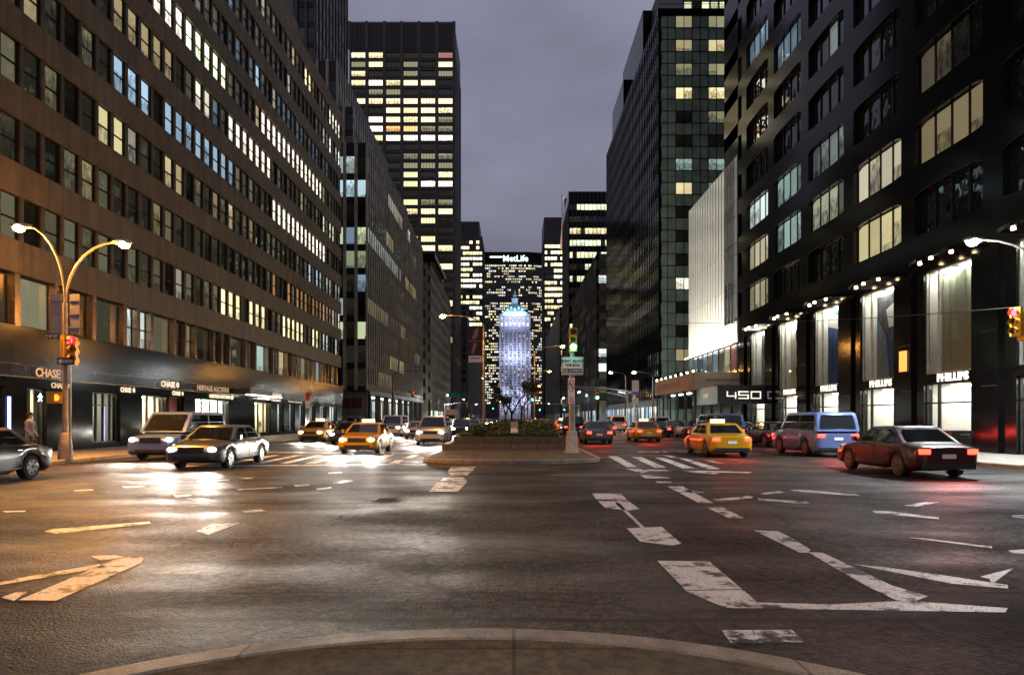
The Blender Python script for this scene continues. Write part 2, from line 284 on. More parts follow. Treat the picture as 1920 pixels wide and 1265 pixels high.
# ------------------------------------------------------------ mesh builder
class MB:
    def __init__(s): s.v = []; s.f = []; s.m = []; s.uv = []; s.c = []; s.sm = []
    def face(s, pts, m=0, uv=None, col=(0, 0, 0, 0), smooth=False):
        b = len(s.v); s.v += [tuple(p) for p in pts]; s.f.append(tuple(range(b, b + len(pts)))); s.m.append(m)
        s.uv.append(uv or ([(0, 0), (1, 0), (1, 1), (0, 1)] if len(pts) == 4 else [(0, 0)] * len(pts))); s.c.append(col); s.sm.append(smooth)
    def grid(s, rows, m=0, closed=False, smooth=True):
        b = len(s.v); n = len(rows[0])
        for r in rows: s.v += [tuple(p) for p in r]
        for i in range(len(rows) - 1):
            for j in range(n if closed else n - 1):
                k = (j + 1) % n
                s.f.append((b + i * n + j, b + i * n + k, b + (i + 1) * n + k, b + (i + 1) * n + j)); s.m.append(m)
                s.uv.append([(0, 0)] * 4); s.c.append((0, 0, 0, 0)); s.sm.append(smooth)
        return b
    def box(s, x0, x1, y0, y1, z0, z1, m=0):
        p = [(x0, y0, z0), (x1, y0, z0), (x1, y1, z0), (x0, y1, z0), (x0, y0, z1), (x1, y0, z1), (x1, y1, z1), (x0, y1, z1)]
        s.hexa(p, m)
    def hexa(s, p, m=0):
        b = len(s.v); s.v += [tuple(q) for q in p]
        for f in ((0, 3, 2, 1), (4, 5, 6, 7), (0, 1, 5, 4), (1, 2, 6, 5), (2, 3, 7, 6), (3, 0, 4, 7)):
            s.f.append(tuple(b + i for i in f)); s.m.append(m); s.uv.append([(0, 0)] * 4); s.c.append((0, 0, 0, 0)); s.sm.append(False)
    def prism(s, poly, z0, z1, m=0, mtop=None):
        n = len(poly)
        s.face([(x, y, z1) for x, y in poly], m if mtop is None else mtop)
        s.face([(x, y, z0) for x, y in reversed(poly)], m)
        for i in range(n):
            a, b = poly[i], poly[(i + 1) % n]
            s.face([(a[0], a[1], z0), (b[0], b[1], z0), (b[0], b[1], z1), (a[0], a[1], z1)], m)
    def tube(s, pts, rad, n=8, m=0, cap=True):
        pts = [Vector(p) for p in pts]; rad = rad if isinstance(rad, (list, tuple)) else [rad] * len(pts)
        rows = []; ref = None
        for i, p in enumerate(pts):
            d = (pts[min(i + 1, len(pts) - 1)] - pts[max(i - 1, 0)]).normalized()
            if ref is None: ref = d.orthogonal().normalized()
            ref = (ref - d * ref.dot(d)).normalized(); b = d.cross(ref)
            rows.append([p + (ref * math.cos(2 * math.pi * j / n) + b * math.sin(2 * math.pi * j / n)) * rad[i] for j in range(n)])
        s.grid(rows, m, True, n > 4)
        if cap: s.face(list(reversed(rows[0])), m); s.face(rows[-1], m)
    def cyl(s, p0, p1, r0, r1=None, n=12, m=0): s.tube([p0, p1], [r0, r0 if r1 is None else r1], n, m)
    def ball(s, c, r, m=0, n=10, k=6, sc=(1, 1, 1)):
        rows = []
        for i in range(k + 1):
            a = math.pi * i / k
            rows.append([(c[0] + sc[0] * r * math.sin(a) * math.cos(2 * math.pi * j / n), c[1] + sc[1] * r * math.sin(a) * math.sin(2 * math.pi * j / n), c[2] + sc[2] * r * math.cos(a)) for j in range(n)])
        s.grid(rows, m, True)
    def build(s, name, mats, parent=None):
        if not s.v: return None
        me = bpy.data.meshes.new(name)
        w = parent.get('_w') if parent is not None else None
        off = Vector(w) if w is not None else Vector((0, 0, 0))
        me.from_pydata([(a - off.x, b - off.y, c - off.z) for a, b, c in s.v], [], s.f)
        mats = mats if isinstance(mats, (list, tuple)) else [mats]
        for m_ in mats: me.materials.append(M[m_] if isinstance(m_, str) else m_)
        me.polygons.foreach_set('material_index', s.m); me.polygons.foreach_set('use_smooth', s.sm)
        u = me.uv_layers.new(name='UVMap'); u.data.foreach_set('uv', [t for f in s.uv for p in f for t in p])
        if any(c != (0, 0, 0, 0) for c in s.c):
            a = me.attributes.new('wc', 'FLOAT_COLOR', 'CORNER')
            a.data.foreach_set('color', [t for f, c in zip(s.f, s.c) for _ in f for t in c])
        me.update()
        o = bpy.data.objects.new(name, me); C.objects.link(o)
        if parent is not None:
            o.parent = parent
            if parent.get('_w') is not None: o['_w'] = parent['_w']
        return o
def clean_tags():
    for o in bpy.data.objects:
        if o.get('_w') is not None: del o['_w']

def tag(o, label, cat, group=None, kind=None):
    if label: o['label'] = label
    if cat: o['category'] = cat
    if group: o['group'] = group
    if kind: o['kind'] = kind
    return o
def thing(name, label, cat, loc=(0, 0, 0), group=None, world=True, rz=0):
    """Empty at a thing's base; with world=True its parts' meshes are written in world coordinates and moved to the base"""
    o = bpy.data.objects.new(name, None); C.objects.link(o); o.location = loc; o.rotation_euler = (0, 0, rz); o.empty_display_size = .3
    if world: o['_w'] = list(loc)
    return tag(o, label, cat, group)
def struct(name, mb, mats): o = mb.build(name, mats); o['kind'] = 'structure'; return o
def copy_tree(o, parent=None):
    c = o.copy(); C.objects.link(c); c.parent = parent
    for ch in o.children: copy_tree(ch, c)
    return c
def lamp(name, kind, loc, energy, col, parent=None, **k):
    d = bpy.data.lights.new(name, kind); d.energy = energy; d.color = col
    rot = k.pop('rot', None)
    for a, v in k.items(): setattr(d, a, v)
    o = bpy.data.objects.new(name, d); C.objects.link(o); o.location = loc
    if rot: o.rotation_euler = rot
    if parent is not None:
        o.parent = parent
        if parent.get('_w') is not None: o.location = Vector(loc) - Vector(parent['_w'])
    return o

def text(body, size, o, right, up, m, parent=None, name='lettering', ext=.02, bold=0, sx=1.0, align='LEFT'):
    cu = bpy.data.curves.new(name, 'FONT'); cu.body = body; cu.size = size; cu.extrude = ext; cu.offset = bold; cu.align_x = align; cu.resolution_u = 3
    t = bpy.data.objects.new(name, cu); C.objects.link(t)
    me = bpy.data.meshes.new_from_object(t); bpy.data.objects.remove(t); bpy.data.curves.remove(cu)
    r = Vector(right).normalized(); u = Vector(up).normalized(); n = r.cross(u)
    off = Vector(parent['_w']) if parent is not None and parent.get('_w') is not None else Vector((0, 0, 0))
    mt = Matrix(((r.x * sx, u.x, n.x, o[0] - off.x), (r.y * sx, u.y, n.y, o[1] - off.y), (r.z * sx, u.z, n.z, o[2] - off.z), (0, 0, 0, 1)))
    me.transform(mt); me.materials.clear(); me.materials.append(M[m] if isinstance(m, str) else m)
    ob = bpy.data.objects.new(name, me); C.objects.link(ob)
    if parent is not None: ob.parent = parent; ob['_w'] = parent.get('_w') or [0, 0, 0]
    return ob

class Fr:
    """a facade's own frame: u along it, d outward from it, z up"""
    def __init__(s, o, u, n): s.o = Vector((o[0], o[1])); s.u = Vector(u).normalized(); s.n = Vector(n).normalized()
    def P(s, u, d, z): p = s.o + s.u * u + s.n * d; return (p.x, p.y, z)
    def box(s, mb, u0, u1, d0, d1, z0, z1, m=0):
        P = s.P; q = [P(u0, d0, z0), P(u1, d0, z0), P(u1, d1, z0), P(u0, d1, z0), P(u0, d0, z1), P(u1, d0, z1), P(u1, d1, z1), P(u0, d1, z1)]
        if s.u.x * s.n.y - s.u.y * s.n.x < 0: q = [q[0], q[3], q[2], q[1], q[4], q[7], q[6], q[5]]
        mb.hexa(q, m)
    def pane(s, mb, u0, u1, d, z0, z1, m=0, col=(0, 0, 0, 0), tilt=0):
        P = s.P; q = [P(u0, d, z0), P(u1, d, z0), P(u1, d + tilt, z1), P(u0, d + tilt * .6, z1)]; uv = [(0, 0), (1, 0), (1, 1), (0, 1)]
        if s.u.x * s.n.y - s.u.y * s.n.x > 0: q = [q[1], q[0], q[3], q[2]]; uv = [uv[1], uv[0], uv[3], uv[2]]
        mb.face(q, m, uv, col)

WHITE = (1, .93, .74); WARM = (1, .78, .42); YEL = (1, .86, .45); GRN = (.85, 1, .6); BLUE = (.42, .62, .8); TEAL = (.55, .8, .72); ORG = (1, .5, .2); COOL = (.8, .95, .9); OLIVE = (.42, .4, .24)
def lc(col, s): return (col[0] * s, col[1] * s, col[2] * s, rnd.random() * .98 + .01)
def dark(): s = rnd.choice((.0, .01, .02, .04)) ; return lc(OLIVE, s + .0005)

class Windows:
    """collects a building's windows: the hundred that show largest stay single parts, the rest become one part"""
    def __init__(s): s.w = []
    def add(s, fr, u0, u1, z0, z1, d, col, glass='glass', sash=None, mull=0, fw=.05, trim='frame'):
        c = fr.P((u0 + u1) / 2, 0, (z0 + z1) / 2); x, y = PX(c[0], max(c[1], 1), c[2])
        vis = c[1] > 2 and -60 < x < 1980 and -80 < y < 1300
        view = Vector((c[0], c[1], c[2] - EYE)); cosv = abs(view.normalized().dot(Vector((fr.n.x, fr.n.y, 0))))
        s.w.append(((u1 - u0) * (z1 - z0) * cosv / view.length_squared * (1 if vis else .001), fr, u0, u1, z0, z1, d, col, glass, sash, mull, fw, trim))
    def emit(s, mb, w, gi, ti):
        _, fr, u0, u1, z0, z1, d, col, glass, sash, mull, fw, trim = w
        tl = rnd.uniform(-.012, .012)
        fr.pane(mb, u0, u1, d, z0, z1, gi, col, tl)
        if fw:
            dd = d + .015
            fr.box(mb, u0, u0 + fw, dd, dd + .06, z0, z1, ti); fr.box(mb, u1 - fw, u1, dd, dd + .06, z0, z1, ti)
            fr.box(mb, u0 + fw, u1 - fw, dd, dd + .06, z0, z0 + fw, ti); fr.box(mb, u0 + fw, u1 - fw, dd, dd + .06, z1 - fw, z1, ti)
            if sash: zz = z0 + (z1 - z0) * sash; fr.box(mb, u0 + fw, u1 - fw, dd, dd + .05, zz - .04, zz + .04, ti)
        for i in range(mull):
            uu = u0 + (u1 - u0) * (i + 1) / (mull + 1); fr.box(mb, uu - .06, uu + .06, d + .02, d + .1, z0 + fw, z1 - fw, ti)
    def build(s, root, n=100, name='window'):
        s.w.sort(key=lambda w: -w[0])
        def mats(ws):
            k = []
            for w in ws:
                for q in (w[8], w[12]):
                    if q not in k: k.append(q)
            return k
        for w in s.w[:n]:
            mb = MB(); k = mats([w]); s.emit(mb, w, k.index(w[8]), k.index(w[12])); mb.build(name, k, root)
        rest = s.w[n:]
        if rest:
            mb = MB(); k = mats(rest)
            for w in rest: s.emit(mb, w, k.index(w[8]), k.index(w[12]))
            o = mb.build('far_window', k, root); o['kind'] = 'stuff'; o['label'] = 'the smaller windows farther up the facade'

def runs(ncol, p, cols, s=(.5, 1.2), length=(1, 5)):
    """one storey's lights: runs of neighbouring lit windows"""
    out = [None] * ncol; i = 0
    while i < ncol:
        if rnd.random() < p:
            c = rnd.choice(cols); k = rnd.uniform(*s); n = rnd.randint(*length)
            for j in range(i, min(ncol, i + n)):
                if rnd.random() < .85: out[j] = lc(c, k * rnd.uniform(.6, 1.2))
            i += n
        else: i += rnd.randint(1, 3)
    return [o if o else dark() for o in out]

def facade(wall, wins, fr, ulen, z0, z1, pitch, wfrac, storey, wz, zfirst, cols, p, depth=.25, s=(.5, 1.2), length=(1, 5), glass='glass', sash=None, mull=0, fw=.05,
           band_m=0, pier_m=0, pier_d=0.0, u0=0, lit=None, pier_w=None, trim='frame', band_d=None):
    """a regular front: bands (spandrels) stand proud by band_d, piers by pier_d, windows lie depth back"""
    ncol = max(1, int(ulen / pitch + .001)); pitch = ulen / ncol; ww = pitch * wfrac
    bd = 0 if band_d is None else band_d
    nrow = int((z1 - zfirst - wz) / storey) + 1
    edges = [z0]
    for r in range(nrow): edges += [zfirst + r * storey, zfirst + r * storey + wz]
    edges.append(z1)
    for i in range(0, len(edges), 2):
        if edges[i + 1] - edges[i] > .01: fr.box(wall, u0, u0 + ulen, -depth - .3, bd, edges[i], edges[i + 1], band_m)
    pw = (pitch - ww) if pier_w is None else pier_w
    for c in range(ncol + 1):
        a = u0 + c * pitch - pw / 2; b = a + pw; a = max(a, u0); b = min(b, u0 + ulen)
        if pier_d > bd: fr.box(wall, a, b, -depth - .2, pier_d, z0 + .01, z1 - .01, pier_m)
        else:
            for r in range(nrow): fr.box(wall, a, b, -depth - .2, min(pier_d, bd - .03) if pier_d < 0 or bd > 0 else bd - .03, edges[2 * r + 1], edges[2 * r + 2], pier_m)
    for r in range(nrow):
        row = runs(ncol, p if not callable(p) else p(r), cols, s, length)
        for c in range(ncol):
            col = row[c]
            if lit:
                q = lit(r, c, u0 + (c + .5) * pitch)
                if q is not None: col = q
            uu = u0 + c * pitch
            wins.add(fr, uu + pw / 2, uu + pitch - pw / 2, edges[2 * r + 1], edges[2 * r + 2], -depth, col, glass, sash, mull, fw, trim)
#--PART2--
# ------------------------------------------------------------ the setting: ground, islands, pavements, markings
mb = MB(); mb.face([(-600, -60, 0), (600, -60, 0), (600, 3000, 0), (-600, 3000, 0)]); struct('road', mb, 'asphalt')
def island_outline(y_near, y_far, x0=-3.45, x1=3.45, n=14):
    """a traffic island with rounded ends"""
    r = (x1 - x0) / 2; cx = (x0 + x1) / 2; out = []
    for i in range(n + 1): a = math.pi + math.pi * i / n; out.append((cx + r * math.cos(a), y_near + r * .62 + r * .62 * math.sin(a)))
    for i in range(n + 1): a = math.pi * i / n; out.append((cx + r * math.cos(a), y_far - r + r * math.sin(a)))
    return out
def shrink(poly, d):
    n = len(poly); out = []
    for i in range(n):
        a = Vector(poly[i - 1]); b = Vector(poly[i]); c = Vector(poly[(i + 1) % n])
        t = ((b - a).normalized() + (c - b).normalized()).normalized(); out.append((b.x - t.y * d, b.y + t.x * d))
    return out
def kerbed(name, poly, h=.15, w=.2, surf='island', kerbm='kerb'):
    """paved area: a rounded granite kerb round a slab"""
    mb = MB(); p0 = poly; p1 = shrink(poly, .025); p2 = shrink(poly, w - .02); p3 = shrink(poly, w)
    rows = [[(x, y, -.02) for x, y in p0], [(x, y, h - .025) for x, y in p0], [(x, y, h) for x, y in p1], [(x, y, h) for x, y in p2], [(x, y, h - .03) for x, y in p3]]
    mb.grid([list(r) for r in rows], 1, True, False)
    p4 = shrink(poly, w + .02); mb.grid([[(x, y, h - .03) for x, y in p3], [(x, y, h - .006) for x, y in p4]], 0, True, False)
    mb.face([(x, y, h - .006) for x, y in p4], 0)
    return struct(name, mb, [surf, kerbm])
near = [(-.24 + 3.6 * math.cos(a), 1.46 + 3.6 * math.sin(a)) for a in [math.pi * i / 48 for i in range(49)]] + [(-3.84, -12), (3.36, -12)]
kerbed('near_traffic_island', near, .15, .24)
far = island_outline(24.9, 84, -3.5, 3.5)
kerbed('planted_traffic_island', far, .15, .2)
for i, (a, b) in enumerate(((103, 162), (182, 240), (262, 330), (352, 430), (452, 800))):
    kerbed('traffic_island', island_outline(a, b, -3.5, 3.5))
def corner_poly(sx, y0, y1, xk=16.6, r=3.2, x2=75):
    pts = []
    for i in range(9): a = math.pi + (math.pi / 2) * i / 8; pts.append((xk + r + r * math.cos(a), y0 + r + r * math.sin(a)))
    pts = pts + [(x2, y0), (x2, y1)] + [(xk + r + r * math.cos(math.pi / 2 + (math.pi / 2) * i / 8), y1 - r + r * math.sin(math.pi / 2 + (math.pi / 2) * i / 8)) for i in range(9)]
    if sx < 0: pts = [(-x, y) for x, y in reversed(pts)]
    return pts
for sx in (-1, 1):
    for (a, b) in ((20.4, 87.5), (98, 164.5), (175.5, 243), (254, 700)):
        if sx > 0 and a == 20.4: a = 20.4
        kerbed('pavement', corner_poly(sx, a, b), .15, .16, 'sidewalk')

ZM = .004
mk = MB()
def P3(pts, ox, oy, k):       # polygons measured on the photograph, laid flat on the road
    w = [G(ox + x / k, oy + y / k) for x, y in pts]; mk.face([(x, y, ZM) for x, y in w])
right_marks = [
 [(358,70),(395,70),(470,110),(430,110)], [(448,73),(485,73),(578,112),(535,112)], [(535,75),(575,77),(685,115),(640,115)], [(625,77),(660,80),(782,118),(735,118)],
 [(565,65),(598,68),(625,76),(600,76)], [(715,84),(750,88),(800,95),(770,95)],
 [(425,117),(480,117),(512,126),(490,133)], [(482,119),(900,129),(890,133),(490,124)], [(512,128),(620,122),(780,134),(760,137),(620,126)],
 [(480,141),(520,142),(605,152),(500,153)], [(538,164),(595,166),(602,169),(546,170)],
 [(582,183),(640,183),(755,245),(700,245)], [(640,196),(700,200),(722,207),(660,206)], [(725,260),(790,262),(870,302),(815,303)],
 [(908,348),(1000,352),(1045,375),(1120,420),(1110,432),(1080,432)], [(1110,430),(1165,432),(1425,555),(1330,557)], [(1330,557),(1425,555),(1560,595),(1500,618),(1440,610)],
 [(750,232),(880,219),(905,221),(900,227),(775,239)], [(930,208),(1005,200),(1020,206),(935,215)], [(922,228),(1100,240),(1118,247),(1060,246),(925,235)],
 [(1040,195),(1110,197),(1300,214),(1310,220),(1062,202)], [(1350,275),(1420,277),(1600,300),(1602,306),(1362,283)],
 [(300,210),(410,210),(430,233),(316,231)], [(322,238),(432,235),(478,268),(440,274),(350,264)], [(385,243),(398,243),(500,340),(485,340)],
 [(430,340),(562,335),(635,398),(600,405),(480,390)], [(545,462),(740,465),(862,568),(650,572)], [(650,575),(866,571),(945,640),(800,640)],
 [(905,618),(1200,626),(1480,612),(1860,640),(1850,656),(1500,650),(960,642)],
 [(1280,475),(1400,487),(1640,520),(1860,553),(1860,566),(1650,548)], [(1480,374),(1560,380),(1800,408),(1800,415)],
 [(1755,522),(1880,490),(1800,550),(1790,530)], [(1860,424),(1925,419),(1925,436),(1875,433)], [(785,722),(1050,722),(1100,768),(820,770)],
 [(1470,255),(1560,240),(1600,243),(1520,258)],
]
left_marks = [
 [(850,96),(890,96),(1050,66),(1020,66)], [(945,97),(985,97),(1135,66),(1105,66)], [(1045,97),(1080,97),(1215,66),(1185,66)], [(1145,96),(1185,96),(1305,66),(1270,66)],
 [(1250,96),(1290,96),(1390,64),(1360,64)], [(1355,96),(1395,96),(1480,64),(1445,64)], [(1457,97),(1495,97),(1517,84),(1485,84)], [(1512,77),(1545,77),(1572,66),(1542,66)],
 [(750,96),(790,96),(950,66),(915,66)],
 [(600,106),(1600,99),(1600,102),(600,110)], [(1000,54),(1600,58),(1600,60),(1000,57)],
 [(455,183),(530,180),(545,184),(470,189)], [(730,134),(810,132),(812,136),(735,139)], [(275,197),(345,194),(352,198),(280,201)], [(650,217),(708,212),(720,218),(662,224)],
 [(700,228),(760,228),(815,239),(740,243)], [(905,275),(975,268),(1000,277),(920,282)], [(10,276),(95,274),(95,278),(20,280)], [(735,162),(858,158),(860,160),(740,165)],
 [(890,193),(1060,185),(1062,188),(892,197)], [(1185,190),(1240,184),(1246,190),(1190,197)], [(1100,178),(1155,175),(1162,180),(1108,183)], [(1245,170),(1290,160),(1325,162),(1282,172)],
 [(1230,131),(1282,129),(1284,132),(1232,135)], [(895,152),(945,150),(948,154),(900,156)],
 [(165,352),(200,343),(560,315),(566,322),(210,361)], [(735,350),(800,325),(905,318),(782,365)], [(0,540),(180,508),(370,475),(402,485),(0,553)],
 [(70,610),(430,457),(490,448),(542,450),(530,470),(210,612)], [(5,600),(60,580),(104,578),(52,612)], [(340,445),(430,440),(470,448),(380,462)],
 [(1690,112),(1785,110),(1772,125),(1680,127)], [(1680,131),(1768,128),(1752,142),(1695,144)], [(1665,151),(1738,149),(1752,164),(1648,165)], [(1640,168),(1752,166),(1717,203),(1608,203)],
]
for p in right_marks: P3(p, 960, 820, 2)
for p in left_marks: P3(p, 0, 820, 2)
for sx in (-1, 1):            # lane dashes and crosswalks farther down the avenue
    for lx in (6.9, 10.2, 13.4):
        for k in range(30):
            y = 42 + k * 9.0
            if 84 < y < 102 or 162 < y < 180 or (sx > 0 and y < 50): continue
            mk.face([(sx * lx - .07, y, ZM), (sx * lx + .07, y, ZM), (sx * lx + .07, y + 3, ZM), (sx * lx - .07, y + 3, ZM)])
    for y in (86, 99, 165, 177):
        for k in range(11):
            x = sx * (4.2 + k * 1.15); mk.face([(x - .25, y, ZM), (x + .25, y, ZM), (x + .25, y + 2.2, ZM), (x - .25, y + 2.2, ZM)])
struct('road_markings', mk, 'paint')
tx = text('ONLY', 1.5, (6.2, 33.5, ZM + .001), (1, 0, 0), (0, 1, 0), 'paint', None, 'road_lettering', 0.0005, .02); tx['kind'] = 'structure'
# patched asphalt, manhole and drain covers
for x_, y_, lb_ in ((-2.6, 14.2, 'round iron cover in the asphalt toward the headlights'), (8.9, 11.6, 'round iron cover near the worn arrow paint'), (-9.5, 15.5, 'round iron cover in the orange lit asphalt')):
    mb = MB(); mb.cyl((x_, y_, 0.001), (x_, y_, .008), .33, n=24)
    for k in range(5): mb.box(x_ - .2, x_ + .2, y_ - .2 + k * .1 - .015, y_ - .2 + k * .1 + .015, .008, .013)
    o = mb.build('manhole_cover', 'castiron'); tag(o, lb_, 'manhole cover', 'iron covers in the crossing')
mb = MB(); mb.cyl((5.4, 13.2, 0.001), (5.4, 13.2, .008), .34, n=24); o = mb.build('manhole_cover', 'castiron'); tag(o, 'round iron manhole cover in the asphalt of the crossing', 'manhole cover')

# ------------------------------------------------------------ shopfront helper: a real lit room behind clear glass
def clear_glass():
    m = bpy.data.materials.new('shop_glass'); m.use_nodes = True; t = m.node_tree; t.nodes.clear()
    o = N(t, 'ShaderNodeOutputMaterial'); a = N(t, 'ShaderNodeBsdfTransparent'); a.inputs[0].default_value = (.93, .95, .93, 1)
    g = N(t, 'ShaderNodeBsdfGlossy'); g.inputs['Roughness'].default_value = .02; f = N(t, 'ShaderNodeFresnel'); f.inputs[0].default_value = 1.45
    x = N(t, 'ShaderNodeMixShader'); L(t, f.outputs[0], x.inputs[0]); L(t, a.outputs[0], x.inputs[1]); L(t, g.outputs[0], x.inputs[2]); L(t, x.outputs[0], o.inputs[0]); return m
M['shopglass'] = clear_glass()
def ceil_light(name, s, col=(1, .96, .88)):
    if name not in M: M[name] = mat(name, (1, 1, 1), .5, emit=col, es=s)
    return name
def room(root, fr, u0, u1, z0, z1, depth, light='shoplight', wallm='shopwall', d0=-.3, strip=.5, props=None, name='shop_interior'):
    mb = MB(); t = .06
    fr.box(mb, u0, u1, d0 - depth - t, d0 - depth, z0, z1)                       # back wall
    fr.box(mb, u0 - t, u0, d0 - depth - t, d0, z0, z1); fr.box(mb, u1, u1 + t, d0 - depth - t, d0, z0, z1)
    fr.box(mb, u0 - t, u1 + t, d0 - depth - t, d0, z0 - t, z0); fr.box(mb, u0 - t, u1 + t, d0 - depth - t, d0, z1, z1 + t)
    k = max(1, int((u1 - u0) / 1.3))
    for i in range(k):
        uc = u0 + (i + .5) * (u1 - u0) / k; fr.box(mb, uc - strip / 2, uc + strip / 2, d0 - depth * .85, d0 - depth * .2, z1 - .07, z1 - .02, 1)
    if props: props(mb, fr, u0, u1, z0, z1, d0 - depth)
    return mb.build(name, [wallm, light, 'black', 'coat2'], root)
def store_glass(root, fr, us, z0, z1, d=-.12, fw=.06, trim='mullion', rails=(), name='shop_window'):
    for a, b in zip(us[:-1], us[1:]):
        mb = MB(); fr.pane(mb, a, b, d, z0, z1, 0)
        fr.box(mb, a, a + fw, d + .01, d + .12, z0, z1, 1); fr.box(mb, b - fw, b, d + .01, d + .12, z0, z1, 1)
        fr.box(mb, a + fw, b - fw, d + .01, d + .12, z0, z0 + fw, 1); fr.box(mb, a + fw, b - fw, d + .01, d + .12, z1 - fw, z1, 1)
        for r in rails: fr.box(mb, a + fw, b - fw, d + .01, d + .1, r - fw / 2, r + fw / 2, 1)
        mb.build(name, ['shopglass', trim], root)

# ------------------------------------------------------------ the long brown office block with bank at street level
AV = 21.35
def yL(x): return AV * FP / (960 - x)
def yR(x): return AV * FP / (x - 960)
def octagon_logo(root, o, right, up, s, m, name='logo'):
    mb = MB(); r = Vector(right).normalized(); u = Vector(up).normalized(); n = r.cross(u)
    for k in range(4):        # four bent blades round a square hole
        a = k * math.pi / 2
        pts = [(-.21, .5), (.21, .5), (.5, .21), (.5, .14), (.16, .14), (-.21, .14)]
        q = []
        for x, y in pts:
            X = x * math.cos(a) - y * math.sin(a); Y = x * math.sin(a) + y * math.cos(a)
            q.append(Vector(o) + r * X * s * .94 + u * Y * s * .94 + n * .02)
        mb.face(q)
    return mb.build(name, m, root)
b = thing('office_block', 'long brown office block with eleven ribbon window storeys and a bank at street level', 'building', (-AV - 20, 24.4, 0))
fr = Fr((-AV, 0), (0, 1), (1, 0)); wall = MB(); wins = Windows(); Y0, Y1 = 24.4, 85.4
ST = 3.35
fr.box(wall, Y0, Y1, -40, -.75, 5.6, 39.7, 3)          # core behind the windows
fr.box(wall, Y0, Y1, -40, -4.5, .15, 5.6, 3)
fr.box(wall, Y0, Y1 + .4, -4.5, .12, 4.02, 5.66, 1)    # polished stone band
fr.box(wall, Y0, Y1 + .4, -4.5, .02, 3.5, 4.0, 1)      # fascia
fr.box(wall, Y0, Y1 + .4, .02, .15, 3.46, 3.5, 4); fr.box(wall, Y0, Y1 + .4, .0, .15, 4.0, 4.02, 4)
for r in range(10):                                     # spandrel bands
    fr.box(wall, Y0, Y1, -.8, .0, 7.95 + r * ST, 9.35 + r * ST, 0)
fr.box(wall, Y0, Y1, -3, -.0, 9.35 + 9 * ST, 39.9, 0)
fr.box(wall, Y0, 69.7, -30, -1.0, 39.9, 40.5, 3); fr.box(wall, Y0, 69.7, -30, -.5, 40.5, 41.9, 0)
fr.box(wall, Y0, 69.7, -30, -1.0, 41.9, 60, 3)
# north and south ends
fn = Fr((-AV, Y1), (-1, 0), (0, 1))
P_ = 1.355; NC = int((Y1 - Y0) / P_)
lights = {0: [], 1: [(415, 452, YEL, .9, .9), (465, 500, YEL, .9, .85), (528, 575, YEL, .95, .9), (586, 602, YEL, .9, .8), (602, 640, COOL, .4, .5)],
 2: [(500, 640, ORG, .22, .5), (600, 640, COOL, .5, .6), (150, 330, YEL, .12, .25)],
 3: [(190, 350, YEL, .35, .45), (350, 480, WARM, .15, .3), (575, 600, BLUE, .5, .5), (600, 640, COOL, .3, .6)],
 4: [(213, 330, BLUE, .55, .95), (330, 440, BLUE, .35, .9), (470, 490, WHITE, .5, .5), (514, 612, WHITE, 1.3, .97)],
 5: [(210, 262, WARM, .22, .7), (275, 330, WARM, .2, .6), (363, 400, WHITE, .55, .9), (430, 512, WHITE, .9, .95), (600, 640, WHITE, .5, .5)],
 6: [(286, 372, WHITE, 1.3, 1), (372, 428, GRN, 1.2, 1), (496, 604, WHITE, 1.3, .97)],
 7: [(480, 490, BLUE, .5, 1), (430, 620, BLUE, .09, .7), (560, 620, WHITE, .35, .3)],
 8: [(540, 640, WHITE, .3, .25), (620, 640, COOL, 1.1, .9)],
 9: [(300, 420, BLUE, .08, .6), (574, 584, YEL, 1.0, 1), (620, 640, WHITE, .9, .8)]}
def l1(row, y):
    x = 960 - AV * FP / y
    for a, bb, c, s, p in lights.get(row, ()):
        if a <= x <= bb and rnd.random() < p: return lc(c, 2.1 * s * rnd.uniform(.75, 1.15))
    if rnd.random() < .12: return lc(rnd.choice((YEL, WARM, WHITE, BLUE)), rnd.uniform(.1, .6))
    return lc(OLIVE, rnd.choice((.01, .04, .09, .2, .3)))
for r in range(1, 10):
    z0 = 9.35 + (r - 1) * ST; z1 = z0 + 1.95
    for c in range(NC):
        u = Y0 + c * P_; px = wall
        fr.box(wall, u - .11, u + .11, -.75, -.05, z0, z1, 6)
        fr.box(wall, u + .11, u + .2, -.75, -.12, z0, z1, 3); fr.box(wall, u + P_ - .2, u + P_ - .11, -.75, -.12, z0, z1, 3)
        wins.add(fr, u + .2, u + P_ - .2, z0, z1, -.22, l1(r, u + P_ / 2), 'glass', .48, 0, .045)
